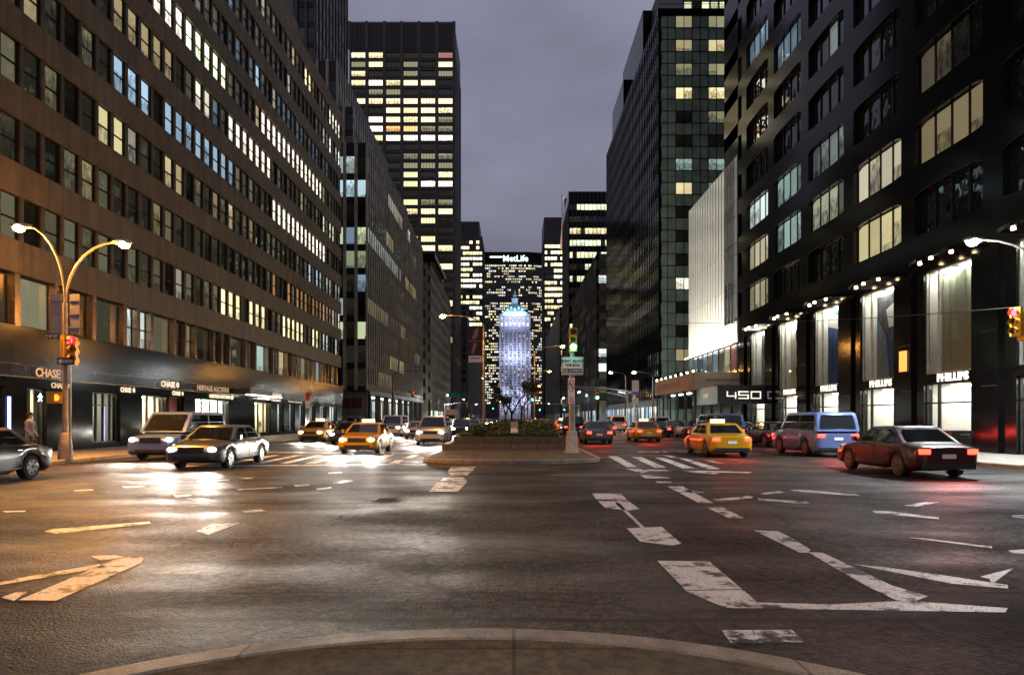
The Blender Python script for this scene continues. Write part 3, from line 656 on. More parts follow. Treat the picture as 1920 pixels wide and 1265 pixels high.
# first floor: broad and narrow windows between metal piers
ed = [Y0, 27.0] + [yL(x) for x in (34, 108, 178, 236, 261, 286, 329, 349, 368, 402, 417, 432, 462, 481, 503)]
k = 0
while ed[-1] < Y1 - 1.2: ed.append(min(Y1, ed[-1] + (1.35, 1.35, 2.5, 1.35, 1.35, 1.35, 2.6)[k % 7])); k += 1
first_lit = {(34, 108): (OLIVE, .55), (0, 34): (OLIVE, .3), (236, 261): (COOL, .75), (261, 286): (COOL, .8), (178, 236): (OLIVE, .12), (286, 329): (OLIVE, .25), (481, 503): (TEAL, .75), (349, 368): (YEL, .2)}
for i in range(len(ed) - 1):
    a, c = ed[i], ed[i + 1]; pd = .16 if i < 9 else .11
    fr.box(wall, a - pd, a + pd, -.7, -.02, 5.66, 7.95, 5)
    fr.box(wall, a + pd, a + pd + .1, -.7, -.3, 5.66, 7.95, 3)
    xm = 960 - AV * FP / ((a + c) / 2); col = None
    for (p, q), (cc, s_) in first_lit.items():
        if p < xm < q: col = lc(cc, s_)
    if col is None and xm > 505: col = lc(rnd.choice((COOL, ORG, OLIVE, OLIVE, YEL)), rnd.choice((.05, .1, .3, .5)))
    wins.add(fr, a + pd + .1, c - pd, 5.72, 7.9, -.4, col or lc(OLIVE, .06), 'glass', .5 if c - a < 1.7 else None, 0, .05)
wall.build('wall', ['brownstone', 'darkstone', 'darkmetal', 'black', 'bronze', 'bronze', noisy('dull_bronze', (.13, .1, .06), .45, 2, .3, 0, metal=.3)], b)
wins.build(b)
# street level: stone piers between shop windows
shops = [(27.2, 28.7, 'dim'), (yL(50), yL(88), 'bank'), (yL(174), yL(226), 'door'), (yL(267), yL(311), 'pale'), (yL(311) + .4, yL(345), 'dimred'), (yL(367), yL(428), 'gallery'),
         (yL(478), yL(508), 'yellow')] + [(yL(x0), yL(x1), 'small') for x0, x1 in ((520, 532), (543, 553), (562, 572), (580, 592), (600, 612), (618, 632))]
base = MB(); prev = Y0
ceil_light('bank_ceiling_light', 60, (1, .93, .72)); ceil_light('dim_ceiling_light', 10, (1, .9, .7)); ceil_light('gallery_ceiling_light', 80, (1, .95, .88)); ceil_light('small_shop_light', 30, (.8, .92, 1))
M['palewall'] = mat('pale_yellow_wall', (.62, .56, .4), .8); M['redwall'] = mat('dull_red_wall', (.3, .08, .07), .8); M['brownwall'] = mat('brown_wall', (.4, .16, .08), .8)
for a, c, kind in shops:
    fr.box(base, prev, a, -4.5, .0, .15, 3.5, 0); fr.box(base, a, c, -.45, .0, 3.02, 3.5, 0); fr.box(base, a, c, -.45, -.02, .15, .42, 0); prev = c
    li = {'bank': 'bank_ceiling_light', 'pale': 'bank_ceiling_light', 'yellow': 'bank_ceiling_light', 'dim': 'dim_ceiling_light', 'dimred': 'dim_ceiling_light', 'door': 'dim_ceiling_light', 'gallery': 'gallery_ceiling_light', 'small': 'small_shop_light'}[kind]
    wm = {'dimred': 'redwall', 'bank': 'palewall', 'pale': 'palewall', 'yellow': 'palewall'}.get(kind, 'shopwall')
    def props(mb, f, u0, u1, z0, z1, d, kind=kind):
        if kind == 'bank':
            f.box(mb, u0 + .3, u1 - .6, d + .6, d + 1.1, z0, z0 + .75, 2); f.box(mb, u0 + .2, u1 - .5, d + .5, d + 1.2, z0 + .75, z0 + .8, 3)
            f.box(mb, u1 - 1.0, u1 - .5, d + .05, d + .1, z0 + .9, z1 - .5, 3)
        if kind == 'gallery':
            for i in range(2):
                for j in range(4): f.box(mb, u0 + .7 + i * .75, u0 + 1.25 + i * .75, d + .02, d + .06, z0 + .7 + j * .5, z0 + 1.05 + j * .5, 2)
            f.box(mb, u1 - 2.2, u1 - .2, d + .3, d + .5, z0 + .7, z1 - .1, 3)
        if kind == 'yellow':
            for j in range(4): f.box(mb, u0 + .1, u1 - .1, d + .3, d + .7, z0 + .3 + j * .55, z0 + .35 + j * .55, 3)
    room(b, fr, a + .02, c - .02, .42, 3.0, 2.6 if kind != 'small' else 1.6, li, wm, -.45, .35, props)
    n = {'bank': 3, 'door': 4, 'pale': 3, 'gallery': 4, 'yellow': 3}.get(kind, 1 if c - a < 2 else 2)
    us = [a + (c - a) * i / n for i in range(n + 1)]
    store_glass(b, fr, us, .42, 3.02, -.3, .05, 'mullion', (2.35,) if kind == 'door' else ())
fr.box(base, prev, Y1 + .3, -4.5, .0, .15, 3.5, 0)
base.build('shopfront_wall', ['granite_dull'], b)
mb = MB(); fr.box(mb, yL(13), yL(17), .02, .08, .6, 2.6); mb.build('blue_light_strip', 'bluetube', b)
mb = MB(); fr.box(mb, yL(201), yL(204), -.28, -.22, .5, 2.3); mb.build('blue_light_strip', 'bluetube', b)
rt, up = (0, 1, 0), (0, 0, 1)
def sign(body, x0, x1, z, h, m='letter', logo=False, bold=.012):
    """lettering on the avenue front between two photo columns"""
    a, c = yL(x0), yL(x1); w = c - a
    o = text(body, h / .7, (-AV + .16 if z > 3.5 else -AV + .03, a, z), rt, up, m, b, 'lettering', .012, bold)
    xs = [v.co.y for v in o.data.vertices]; ww = max(xs) - min(xs); tw = w - (h * 1.35 if logo else 0); k = tw / ww; x_ = min(xs)
    for v in o.data.vertices: v.co.y = (v.co.y - x_) * k + x_
    if logo: octagon_logo(b, (-AV + (.18 if z > 3.5 else .06), c - h * .55, z + h * .5), rt, up, h * 1.05, m)
sign('CHASE', 60, 119, 3.55, .38, 'lettergold', True)
sign('CHASE', 95, 131, 3.1, .24, 'letterdim', True)
sign('CHASE', 225, 251, 3.12, .25, 'letter', True)
sign('CHASE', 297, 330, 3.6, .34, 'letter', True)
sign('CHASE', 322, 342, 3.14, .24, 'letter', True)
sign('HERITAGE AUCTIONS', 365, 425, 3.58, .34, 'lettergold')
sign('HERITAGE AUCTIONS', 392, 431, 3.14, .22, 'letter')
mb = MB(); mb.cyl((-AV + .02, yL(434), 3.25), (-AV + .07, yL(434), 3.25), .17, n=16); mb.build('round_logo', 'letter', b)
sign('NEW YORK GALLERY', 494, 525, 3.62, .26, 'lettergold'); sign('Citi Banks', 508, 526, 3.2, .2, 'letterdim'); sign('Watches & Jewelry', 540, 566, 3.2, .16, 'letterdim')
mb = MB(); fr.box(mb, yL(430), yL(475), .02, 1.6, 3.5, 3.95, 0); mb.build('entrance_canopy', ['black'], b)
mb = MB(); fr.box(mb, yL(430) + .1, yL(475) - .1, 1.2, 1.3, 3.44, 3.495, 0); fr.box(mb, yL(492), yL(523), .16, .26, 3.5, 3.58, 0); fr.box(mb, yL(480), yL(500), .16, .26, 3.3, 3.36, 0); mb.build('light_strip', ['tube'], b)

# ------------------------------------------------------------ black granite block with the gallery (right)
b = thing('office_block', 'black granite office block with rounded window bays above tall gallery windows', 'building', (AV + 18, 24.5, 0))
fr = Fr((AV, 0), (0, 1), (-1, 0)); wall = MB(); wins = Windows(); Y0, Y1 = 18.4, 64.5
fr.box(wall, Y0, Y1, -36, -.62, 10.2, 112, 1)
fr.box(wall, Y0, Y1, -36, -3.6, .15, 10.2, 1)
OPEN = [(25.25, 28.9), (31.75, 35.4), (38.2, 41.85), (44.7, 48.3), (51.2, 54.75), (57.75, 61.2)]
prev = Y0
for i, (a, c) in enumerate(OPEN):
    fr.box(wall, prev, a, -3.6, 0, .15, 9.35, 0); prev = c
    mid = (prev + OPEN[i + 1][0]) / 2 if i + 1 < len(OPEN) else 63
    fr.box(wall, mid - .55, mid + .55, 0, .16, .15, 9.3, 0)      # shallow pilaster on each pier
    fr.box(wall, mid - .5, mid + .5, .16, .175, 5.55, 5.6, 2); fr.box(wall, mid - .5, mid + .5, .16, .175, 3.1, 3.15, 2)
fr.box(wall, prev, Y1, -3.6, 0, .15, 9.35, 0)
fr.box(wall, Y0, Y1, -3.6, .0, 9.35, 10.9, 0)
RZ, RH = 11.25, 3.66; BAY = 6.5; HW = 2.62
def arch(t, r=.5):          # how far the opening's edge closes in at t (-1..1)
    q = (abs(t) - (1 - r)) / r
    return 0 if q < 0 else .75 * (1 - math.sqrt(max(0, 1 - q * q * .92)))
right_glow = {(1, 1): (WARM, .2, 0), (1, 2): ((.6, .5, .32), .12, 1), (2, 0): (YEL, .6, 2), (2, 1): ((1, .9, .65), .55, 3), (3, 1): ((.8, .85, .6), .42, 4), (4, 1): (TEAL, .5, 5), (4, 2): (TEAL, .45, 6), (5, 0): ((.9, .8, .5), .55, 7),
             (5, 1): ((1, .9, .6), .7, 8), (5, 2): (COOL, 1.1, 9), (3, 2): ((.5, .6, .55), .25, 5), (5, 6): (BLUE, .4, 5), (4, 5): (BLUE, .3, 6)}  # the blue upper-row entries are reflected lights set as window glow
for bay in range(7):
    uc = 27.08 + (bay - 0) * BAY; lo, hi = uc - BAY / 2, min(uc + BAY / 2, Y1)
    if lo > Y1: break
    for r in range(9):
        z0 = RZ + r * RH; z1 = z0 + 2.3; n = 14
        fr.box(wall, max(lo, Y0), uc - HW, -.7, .0, z0 - (.35 if r == 0 else 0), z0 + RH, 0); fr.box(wall, uc + HW, hi, -.7, .0, z0 - (.35 if r == 0 else 0), z0 + RH, 0)
        for j in range(n):
            t0, t1 = -1 + 2 * j / n, -1 + 2 * (j + 1) / n; u0, u1 = uc + t0 * HW, uc + t1 * HW
            a0, a1 = arch(t0) * .38, arch(t1) * .38
            # spandrel above this opening, down to its curved head, and up from the curved sill
            for (zb0, zb1, zt0, zt1) in ((z1 - a0, z1 - a1, z0 + RH, z0 + RH), (z0 - (.35 if r == 0 else 0), z0 - (.35 if r == 0 else 0), z0 + a0 * .45 + .002, z0 + a1 * .45 + .002)):
                P = fr.P; q = [P(u0, 0, zb0), P(u1, 0, zb1), P(u1, 0, zt1), P(u0, 0, zt0)]; wall.face(q[::-1], 0)
            P = fr.P
            wall.face([P(u0, -.6, z1 - a0), P(u1, -.6, z1 - a1), P(u1, 0, z1 - a1), P(u0, 0, z1 - a0)], 0)
            wall.face([P(u0, 0, z0 + a0 * .45), P(u1, 0, z0 + a1 * .45), P(u1, -.6, z0 + a1 * .45), P(u0, -.6, z0 + a0 * .45)], 0)
            wall.face([P(u0, .01, z1 - a0), P(u1, .01, z1 - a1), P(u1, .01, z1 - a1 + .05), P(u0, .01, z1 - a0 + .05)][::-1], 2)
        for w in range(4):
            u0 = uc - HW + .02 + w * (2 * HW - .04) / 4; u1 = u0 + (2 * HW - .04) / 4
            q = right_glow.get((bay, r)); col = dark()
            if q:
                mask = {0: (1, 1, 1, 1), 1: (0, 0, 1, 1), 2: (1, 1, 1, 1), 3: (1, 1, .6, 1), 4: (.3, 1, 1, 1), 5: (1, 1, 1, .5), 6: (.4, .7, 1, 1), 7: (.6, .8, .8, .5), 8: (1, .7, .8, .6), 9: (1, 1, .8, .7)}[q[2]][w]
                col = lc(q[0], q[1] * mask * 1.1 * rnd.uniform(.8, 1.1)) if mask else dark()
            if not q: col = lc(OLIVE, .002)
            if not q and rnd.random() < .04 and r > 2: col = lc(rnd.choice((BLUE, WARM, COOL)), rnd.uniform(.1, .35))
            wins.add(fr, u0, u1, z0, z1, -.35, col, 'glass_black', None, 0, .06, 'mullion')
wall.build('wall', ['granite', 'granite_dull', 'darkmetal'], b); wins.build(b)
ceil_light('gallery_light', 20, (1, .98, .94)); ceil_light('upper_gallery_light', 17, (1, .97, .88))
def art(kind, fr, u0, u1, z0, z1, d):
    """large plain stand-in hangings behind the tall windows"""
    mb = MB()
    if kind == 'drape':
        n = 40; rows = []
        for k in range(7):
            z = z0 + (z1 - z0) * k / 6; row = []
            for j in range(n + 1):
                u = u0 + (u1 - u0) * j / n; f = .55
                row.append(fr.P(u, d + .12 * math.sin(j * 1.1 + k * .35 * (1 if j < n / 2 else -1)) * f + .05 * math.sin(j * 2.7), z))
            rows.append(row)
        mb.grid(rows, 0); return mb, ['drape']
    if kind == 'loops':
        fr.box(mb, u0, u1, d, d + .03, z0, z1, 0)
        for cz, ra, rb in ((z0 + 1.0, .5, .8), (z0 + 2.5, .45, .75), (z0 + 3.9, .6, .8)):
            pts = [fr.P((u0 + u1) / 2 + ra * math.cos(a) + .12 * math.sin(2 * a), d + .06, cz + rb * math.sin(a)) for a in [2 * math.pi * i / 24 for i in range(25)]]
            mb.tube(pts, .05, 5, 1)
        return mb, ['shopwall', 'black']
    if kind == 'blue':
        fr.box(mb, u0, u1, d, d + .02, z0, z1, 0)
        P = fr.P; mb.face([P(u0 + .4, d + .04, z0), P(u1, d + .04, z0), P(u1, d + .04, z1 - .9), P(u0 + 1.2, d + .04, z1 - 1.4), P(u0 + .8, d + .04, z1 - 3)], 1)
        mb.face([P(u0, d + .05, z1 - .9), P(u1 - .5, d + .05, z1), P(u0, d + .05, z1)], 2)
        return mb, ['shopwall', 'artblue', 'artgreen']
    fr.box(mb, u0, u1, d, d + .02, z0, z1, 0); P = fr.P
    for (pts, m) in (([(.1, .0), (.55, .0), (.7, .35), (.5, .6), (.2, .55), (.0, .3)], 1), ([(.6, .0), (1, .0), (1, .75), (.72, .5)], 2), ([(.3, .62), (.62, .6), (.7, .82), (.45, .9)], 3)):
        mb.face([P(u0 + x * (u1 - u0), d + .03 + m * .005, z0 + y * (z1 - z0)) for x, y in pts], m)
    return mb, ['artdark', 'artblue', 'artgrey', 'shopwall']
M['artblue'] = noisy('blue_cloth', (.03, .07, .25), .7, 2, .5, 0); M['artgreen'] = mat('green_cloth', (.04, .3, .1), .7); M['artdark'] = noisy('dark_cloth', (.05, .05, .06), .7, 2, .6, 0); M['artgrey'] = noisy('blue_grey_cloth', (.2, .28, .36), .7, 6, .7, 0, stretch=(1, 4, .5))
for i, (a, c) in enumerate(OPEN):
    sp_ = a + (c - a) * .72
    for z_ in ((3.46, 3.92), (9.2, 9.35)): ceil = MB(); fr.box(ceil, a, c, -.6, .02 if z_[0] < 5 else 0, z_[0], z_[1], 0); ceil.build('spandrel', ['granite'], b)
    def props(mb, f, u0, u1, z0, z1, d, i=i):
        f.box(mb, u0 + .9, u0 + .95, d + .05, d + .09, z0 + .7, z0 + 2.1, 2); f.box(mb, u0 + .6, u0 + 1.2, d + .02, d + .05, z0 + .9, z0 + 2.0, 3)
        if i % 2: f.box(mb, u0 + 2.3, u0 + 3.0, d + .02, d + .05, z0 + .9, z0 + 1.9, 2)
    room(b, fr, a + .02, c - .02, .2, 3.4, 3.0, 'gallery_light', 'shopwall', -.45, .6, props)
    room(b, fr, a + .02, c - .02, 3.98, 9.15, .8, 'upper_gallery_light', 'shopwall', -.3, 1.15)
    store_glass(b, fr, [a, sp_, c], .16, 3.46, -.25, .07, 'mullion', (2.45,))
    store_glass(b, fr, [a, sp_, c], 3.94, 9.2, -.25, .06, 'alu', ())
    mb, ms = art(['drape', 'drape', 'figure', 'blue', 'loops', 'figure'][i], fr, a + .1, c - .1, 4.1, 9.0, -.92 if i < 2 else -1.02); mb.build('wall_hanging', ms, b)
    mb = MB()
    for j in range(3):        # curved hood with small downlights
        t = -1 + j; u = (a + c) / 2 + t * 1.25; d = .75 - .2 * t * t
        mb.cyl(fr.P(u, d, 9.50), fr.P(u, d, 9.56), .085, n=10, m=1)
    pts = []
    for j in range(13):
        t = -1 + j / 6; pts.append((t, (a + c) / 2 + t * 2.1, .95 - .35 * t * t))
    for (t0, u0, d0), (t1, u1, d1) in zip(pts, pts[1:]):
        mb.hexa([fr.P(u0, .0, 9.57), fr.P(u0, d0, 9.57), fr.P(u1, d1, 9.57), fr.P(u1, .0, 9.57), fr.P(u0, .0, 9.75), fr.P(u0, d0, 9.75), fr.P(u1, d1, 9.75), fr.P(u1, .0, 9.75)], 0)
    mb.build('hood', ['granite_dull', 'downlight'], b)
    lamp('hood_light', 'SPOT', fr.P((a + c) / 2, .7, 9.45), 260, (1, .8, .5), b, spot_size=R(80), spot_blend=.8, shadow_soft_size=.1)
    if i > 0:
        w = sp_ - a - .3; o = text('PHILLIPS', .52, (AV - .02 - .02, sp_ - .15, 3.52), (0, -1, 0), (0, 0, 1), 'phil', b, 'lettering', .02, .02)
        ys = [v.co.y for v in o.data.vertices]; m0 = max(ys); k = w / (max(ys) - min(ys))
        for v in o.data.vertices: v.co.y = m0 + (v.co.y - m0) * k
mb = MB(); fr.box(mb, 36.6, 37.2, .18, .26, 4.2, 5.3); mb.build('wall_sconce', [mat('sconce', (1, .6, .2), .5, emit=(1, .42, .08), es=1.0)], b)
# entrance canopy with the street number
mb = MB(); mb.box(17.3, AV - .02, 57.4, 57.55, 2.87, 4.44, 0); mb.box(17.3, 17.4, 57.56, 65.0, 2.87, 4.40, 1); mb.box(17.42, AV - .02, 57.56, 64.4, 4.3, 4.42, 0); mb.build('entrance_canopy', ['black', 'greyblue'], b)
def seg450(root, o, right, s, m):
    mb = MB(); r = Vector(right).normalized(); t = .13
    def bar(x0, x1, z0, z1):
        n = r.cross(Vector((0, 0, 1))); p = []
        for z in (z0, z1):
            for (x, d) in ((x0, 0), (x1, 0), (x1, .04), (x0, .04)): q = Vector(o) + r * x * s + n * d; p.append((q.x, q.y, o[2] + z * s))
        mb.hexa([p[0], p[1], p[2], p[3], p[4], p[5], p[6], p[7]])
    bar(0, t, .36, 1); bar(0, 1.28, .36 - t / 2, .36 + t / 2); bar(1.1, 1.1 + t, 0, .9)
    x = 1.55; bar(x, x + 1.35, 1 - t, 1); bar(x, x + t, .5, 1); bar(x, x + 1.35, .5 - t / 2, .5 + t / 2); bar(x + 1.35 - t, x + 1.35, 0, .5); bar(x, x + 1.35, 0, t)
    x = 3.2; bar(x, x + 1.35, 1 - t, 1); bar(x, x + 1.35, 0, t); bar(x, x + t, t, 1 - t); bar(x + 1.35 - t, x + 1.35, t, 1 - t)
    return mb.build('lettering', m, root)
seg450(b, (18.05, 57.37, 3.3), (1, 0, 0), .63, 'phil')
seg450(b, (17.27, 61.6, 3.5), (0, -1, 0), .33, 'letterdim')  # reflection of the number, drawn as dim glowing letters on the grey panel
#--PART3--
# ------------------------------------------------------------ the other buildings along the avenue
def block(name, label, xa, xb, ya, yb, z1, fronts, core='black', z0=.15, root=None, inset=.75, part='wall', shops=None):
    root = root or thing(name, label, 'building', ((xa + xb) / 2, ya, 0))
    right = xa > 0
    wall = MB(); mats = [core]; wins = Windows()
    wall.box(xa + inset, xb - inset, ya + inset, yb - .1, z0, z1 - .12, 0)
    for side, k in fronts:
        k = dict(k)
        if side == 'N': fr = Fr((xa, ya), (1, 0), (0, -1)); ul = xb - xa - .06; k.setdefault('u0', .03)
        else: fr = Fr((xa if right else xb, ya), (0, 1), (-1 if right else 1, 0)); ul = yb - ya
        for key in ('band_m', 'pier_m'):
            v = k.get(key, core)
            if v not in mats: mats.append(v)
            k[key] = mats.index(v)
        facade(wall, wins, fr, ul, z0, z1, cols=k.pop('cols', (WHITE, YEL, WARM)), **k)
    wall.build(part, mats, root); wins.build(root, name='window')
    return root
def shoprow(root, fr, u0, u1, z0=.3, z1=3.6, step=4.0, p=.8, cols=(WHITE, COOL, WARM), s=(1.5, 4), d=.03):
    """small lit shopfronts seen from far off"""
    u = u0 + .5; i = 0
    while u < u1 - 1:
        w = rnd.uniform(.5, .85) * step
        if rnd.random() < p:
            mb = MB(); fr.pane(mb, u, min(u + w, u1), d, z0, z1, 0, lc(rnd.choice(cols), rnd.uniform(*s))); 
            for q in range(3): fr.box(mb, u + w * q / 2 - .05, u + w * q / 2 + .05, d + .01, d + .08, z0, z1, 1)
            mb.build('shop_window', ['glass_flat', 'mullion'], root)
        u += step; i += 1

# grey finned block across the side street, stepping back as it rises, dark tower behind
b = thing('finned_office_block', 'grey office block with close vertical fins stepping back as it rises beside the brown block', 'building', (-40, 101, 0))
FIN = dict(pitch=1.65, wfrac=.7, storey=3.5, wz=2.3, zfirst=6.8, depth=.1, pier_d=.0, pier_w=.42, band_d=-.08, fw=0, band_m='darkmetal', pier_m='fin', p=.05, s=(.15, .5), length=(2, 10))
NOR = dict(pitch=1.66, wfrac=.74, storey=3.5, wz=2.5, zfirst=6.4, depth=.2, pier_d=.3, pier_w=.42, band_d=-.1, fw=0, sash=None, band_m='darkmetal', pier_m='fin', p=.12, cols=(GRN, BLUE, COOL), s=(.3, .8), length=(1, 3))
def l2n(r, c, u):
    if u > 20:
        if r in (8,): return lc((.6, .85, .95), .9)
        if r in (2, 6): return lc(GRN, .7) if c % 3 else None
        if r == 4 and c % 3 == 1: return lc(BLUE, .5)
    return None
def l2a(r, c, u):
    Y = 101 + u
    if r == 9 and 118 < Y < 133: return lc(WHITE, .45)
    if r == 6 and 101 < Y < 128: return lc(COOL, .3)
    if r == 9 and 140 < Y < 143: return lc(WHITE, .8)
    if r == 3 and Y < 118: return lc(YEL, .16)
    return None
def block2(xa, xb, ya, yb, z0, z1, fronts, part='wall', core='black', inset=.75):
    block('', '', xa, xb, ya, yb, z1, fronts, core, z0, b, inset, part)
block2(-60, -AV, 101, 163.6, 5.8, 42.4, [('N', dict(NOR, lit=l2n)), ('A', dict(FIN, lit=l2a))])
NOR2 = dict(NOR); FIN2 = dict(FIN)
NOR2['zfirst'] = 43.0; FIN2['zfirst'] = 43.2
block2(-60, -24.4, 106, 160, 42.4, 50.0, [('N', NOR2), ('A', FIN2)], 'upper_tier')
NOR3 = dict(NOR2, zfirst=50.6); FIN3 = dict(FIN2, zfirst=50.7)
block2(-60, -28.3, 111, 156, 50.0, 59.8, [('N', NOR3), ('A', FIN3)], 'upper_tier')
TW = dict(FIN, zfirst=60.5, pier_w=.5, pier_m='towerfin', p=.01, pitch=2.1, pier_d=.1)
block2(-70, -34.3, 119.5, 142.5, 59.8, 125, [('N', dict(NOR2, zfirst=60.5, pier_m='towerfin', p=.01)), ('A', TW)], 'tower')
block2(-30, -23.2, 113, 158, 42.4, 46.2, [('N', dict(NOR2, zfirst=43)), ('A', dict(FIN2, zfirst=43))], 'penthouse')
mb = MB(); mb.box(-60, -AV - 3.2, 101.3, 163.3, .15, 5.8, 0); mb.box(-60, -AV - .05, 100.9, 101.3, .15, 5.75, 1); mb.box(-60, -AV + .12, 100.6, 101.2, 5.6, 5.82, 2)
for i in range(9): mb.box(-AV - .9, -AV - .1, 103.5 + i * 7.3, 104.3 + i * 7.3, .15, 5.2, 2)
mb.box(-AV - 3.2, -AV + .25, 101.3, 163.4, 5.2, 5.8, 2); mb.build('street_storey', ['granite_dull', 'greystone', 'black'], b)
mb = MB(); mb.box(-25.6, -23.8, 100.82, 100.9, 3.1, 4.6, 0); mb.box(-23.7, -22.2, 100.82, 100.9, 3.1, 4.6, 0); mb.build('wall_panel', [mat('maroon_panel', (.12, .02, .02), .5)], b)
frA = Fr((-AV - 3.2, 0), (0, 1), (1, 0)); shoprow(b, frA, 102, 163, .4, 4.6, 3.4, .95, (COOL, WHITE), (.8, 2.2))
mb = MB()
for i in range(8): mb.box(-AV - 2.4, -AV - 2.1, 106 + i * 7.2, 111 + i * 7.2, 5.1, 5.16)
mb.build('light_strip', 'tube', b)

# pre-war stone blocks
PW = dict(pitch=2.7, wfrac=.45, storey=3.6, wz=2.0, zfirst=6.3, depth=.25, fw=.06, sash=.5, band_m='limestone', pier_m='limestone', p=.07, cols=(YEL, WARM, WHITE), s=(.3, .9), length=(1, 2))
r_ = block('stone_apartment_block', 'old stone block with a heavy dark cornice beyond the finned grey block', -45, -AV, 178.6, 206, 43.5, [('N', dict(PW, p=.02, pitch=4)), ('A', dict(PW, pitch=2.6))], 'limestone')
mb = MB(); mb.box(-45.5, -AV + 1.3, 177.6, 207, 43.5, 44.5); mb.box(-45, -AV + .6, 178.1, 206.5, 42.3, 43.5); mb.build('cornice', 'granite_dull', r_)
shoprow(r_, Fr((-AV, 0), (0, 1), (1, 0)), 179, 206)
r_ = block('stone_apartment_block', 'paler narrow stone block with blue lit top window behind the corniced block', -45, -AV - .2, 206.3, 240, 42.0, [('A', dict(PW, pitch=3.1, wfrac=.6, sash=None, mull=1, p=.16, lit=lambda r, c, u: lc((.25, .45, 1), .7) if (r == 9 and c == 0) else None))], 'greystone')
mb = MB(); mb.box(-30, -AV - 1, 208, 222, 42, 45.0, 0); mb.build('penthouse', 'limestone', r_)
shoprow(r_, Fr((-AV - .2, 0), (0, 1), (1, 0)), 207, 240)

# tall tower with grid of lit bays
pat = ["D.....", "LL.. .R", "", ]
TL = ["WL...R", "dL.d.L", "o..d.d", "oBhLL.", ".dd...", "LWWLWW", "..LhLL", ".BLLLd", ".BOOdd", ".hBBBB", "......", ".. ddd", "...ddd", "...h.L", "...hBB", "......", "...hdd", "...hLL", "....h.", "......", "...Lh.", "....LL", "...L..", "....dL", "......", "....h.", "....O.", "...L.L", "......", "....L.", "......", "...h.d"]
def tower_lit(r, c, u):
    k = 33 - r; cc = c
    if 0 <= k < len(TL):
        ch = TL[k][c] if c < len(TL[k]) else '.'
        return {'W': lc(WARM, 2.6), 'L': lc(YEL, 2.3), 'B': lc(WHITE, 4), 'h': lc(YEL, 1.6), 'd': lc(OLIVE, .9), 'O': lc(ORG, 2.0), 'o': lc(WARM, 2.0), 'R': lc((.8, .35, .3), .7)}.get(ch, lc(OLIVE, .05))
    return lc(OLIVE, .03) if rnd.random() < .7 else lc(YEL, .6)
z_top = 147.6
r_ = block('skyscraper', 'tall dark skyscraper with a blank ribbed crown and rows of lit bays', -60.0, -AV, 252, 282, 137.4,
   [('N', dict(pitch=6.36, wfrac=.8, storey=3.39, wz=2.15, zfirst=22.6, depth=.5, pier_d=.35, pier_w=1.2, band_d=0, band_m='towerwall', pier_m='towerfin', mull=4, fw=.08, p=.2, lit=tower_lit, trim='mullion')),
    ('A', dict(pitch=3.0, wfrac=.7, storey=3.39, wz=2.1, zfirst=22.6, depth=.4, pier_d=.3, band_d=0, band_m='towerwall', pier_m='towerfin', fw=0, p=.22, cols=(YEL, WHITE), s=(.5, 1.2)))], 'towerwall')
mb = MB(); mb.box(-60, -AV, 252, 282, 137.4, z_top, 0)
for i in range(41): x = -60 + i * (38.65 / 40); mb.box(x - .1, x + .1, 251.6, 252, 137.4, z_top + .2, 1)
for i in range(7): x = -60 + i * 6.44; mb.box(x - .55, x + .55, 251.5, 252.02, 137.4, z_top + .1, 1)
mb.build('crown', ['towerwall', 'towerfin'], r_)
mb = MB(); mb.tube([(-57.5, 262, z_top), (-57, 262, z_top + 1.6), (-56, 262, z_top + 3.4)], .18, 5); mb.build('mast', 'blackpole', r_)
shoprow(r_, Fr((-AV, 0), (0, 1), (1, 0)), 253, 282)

STR = dict(pitch=1.9, wfrac=.86, storey=3.7, wz=2.1, zfirst=8, depth=.3, pier_d=.15, band_d=0, fw=0, band_m='towerwall', pier_m='towerwall')
r_ = block('office_tower', 'brown office slab with yellow lit window columns below the banner lamp', -60, -AV, 330, 480, 46, [('N', dict(STR, pitch=3.4, wfrac=.4, p=.1)), ('A', dict(STR, pitch=6, wfrac=.4, p=.3, cols=(YEL, WARM), s=(.6, 1.3)))], 'towerwall')
mb = MB(); mb.box(-27, -AV - .2, 330.4, 345, 46, 51); mb.build('penthouse', 'towerwall', r_)
shoprow(r_, Fr((-AV, 0), (0, 1), (1, 0)), 331, 470, step=7)
brt = lambda r: (.02, .75, .85, .8, .35, .75, .9, .85, .6, .3, .85, .5)[r % 12]
r_ = block('office_tower', 'slab with bright white and yellow floors between the tall tower and the sign building', -62, -AV - .6, 512, 545, 135, [('N', dict(STR, storey=4.1, wz=2.3, zfirst=46, pitch=2.4, p=brt, cols=(WHITE, YEL, WHITE), s=(1.8, 3.2), length=(3, 9))), ('A', dict(STR, storey=4.1, p=.2, pitch=4))], 'towerwall')
mb = MB(); mb.box(-62, -AV - 1, 512.2, 545, 135, 138, 0); mb.box(-62, -AV - 3.2, 513, 544, 138, 149, 0)
for i in range(18): mb.box(-60 + i * 2, -59.6 + i * 2, 512.4, 512.9, 138, 149.2, 1)
mb.build('crown', ['towerwall', 'towerfin'], r_)

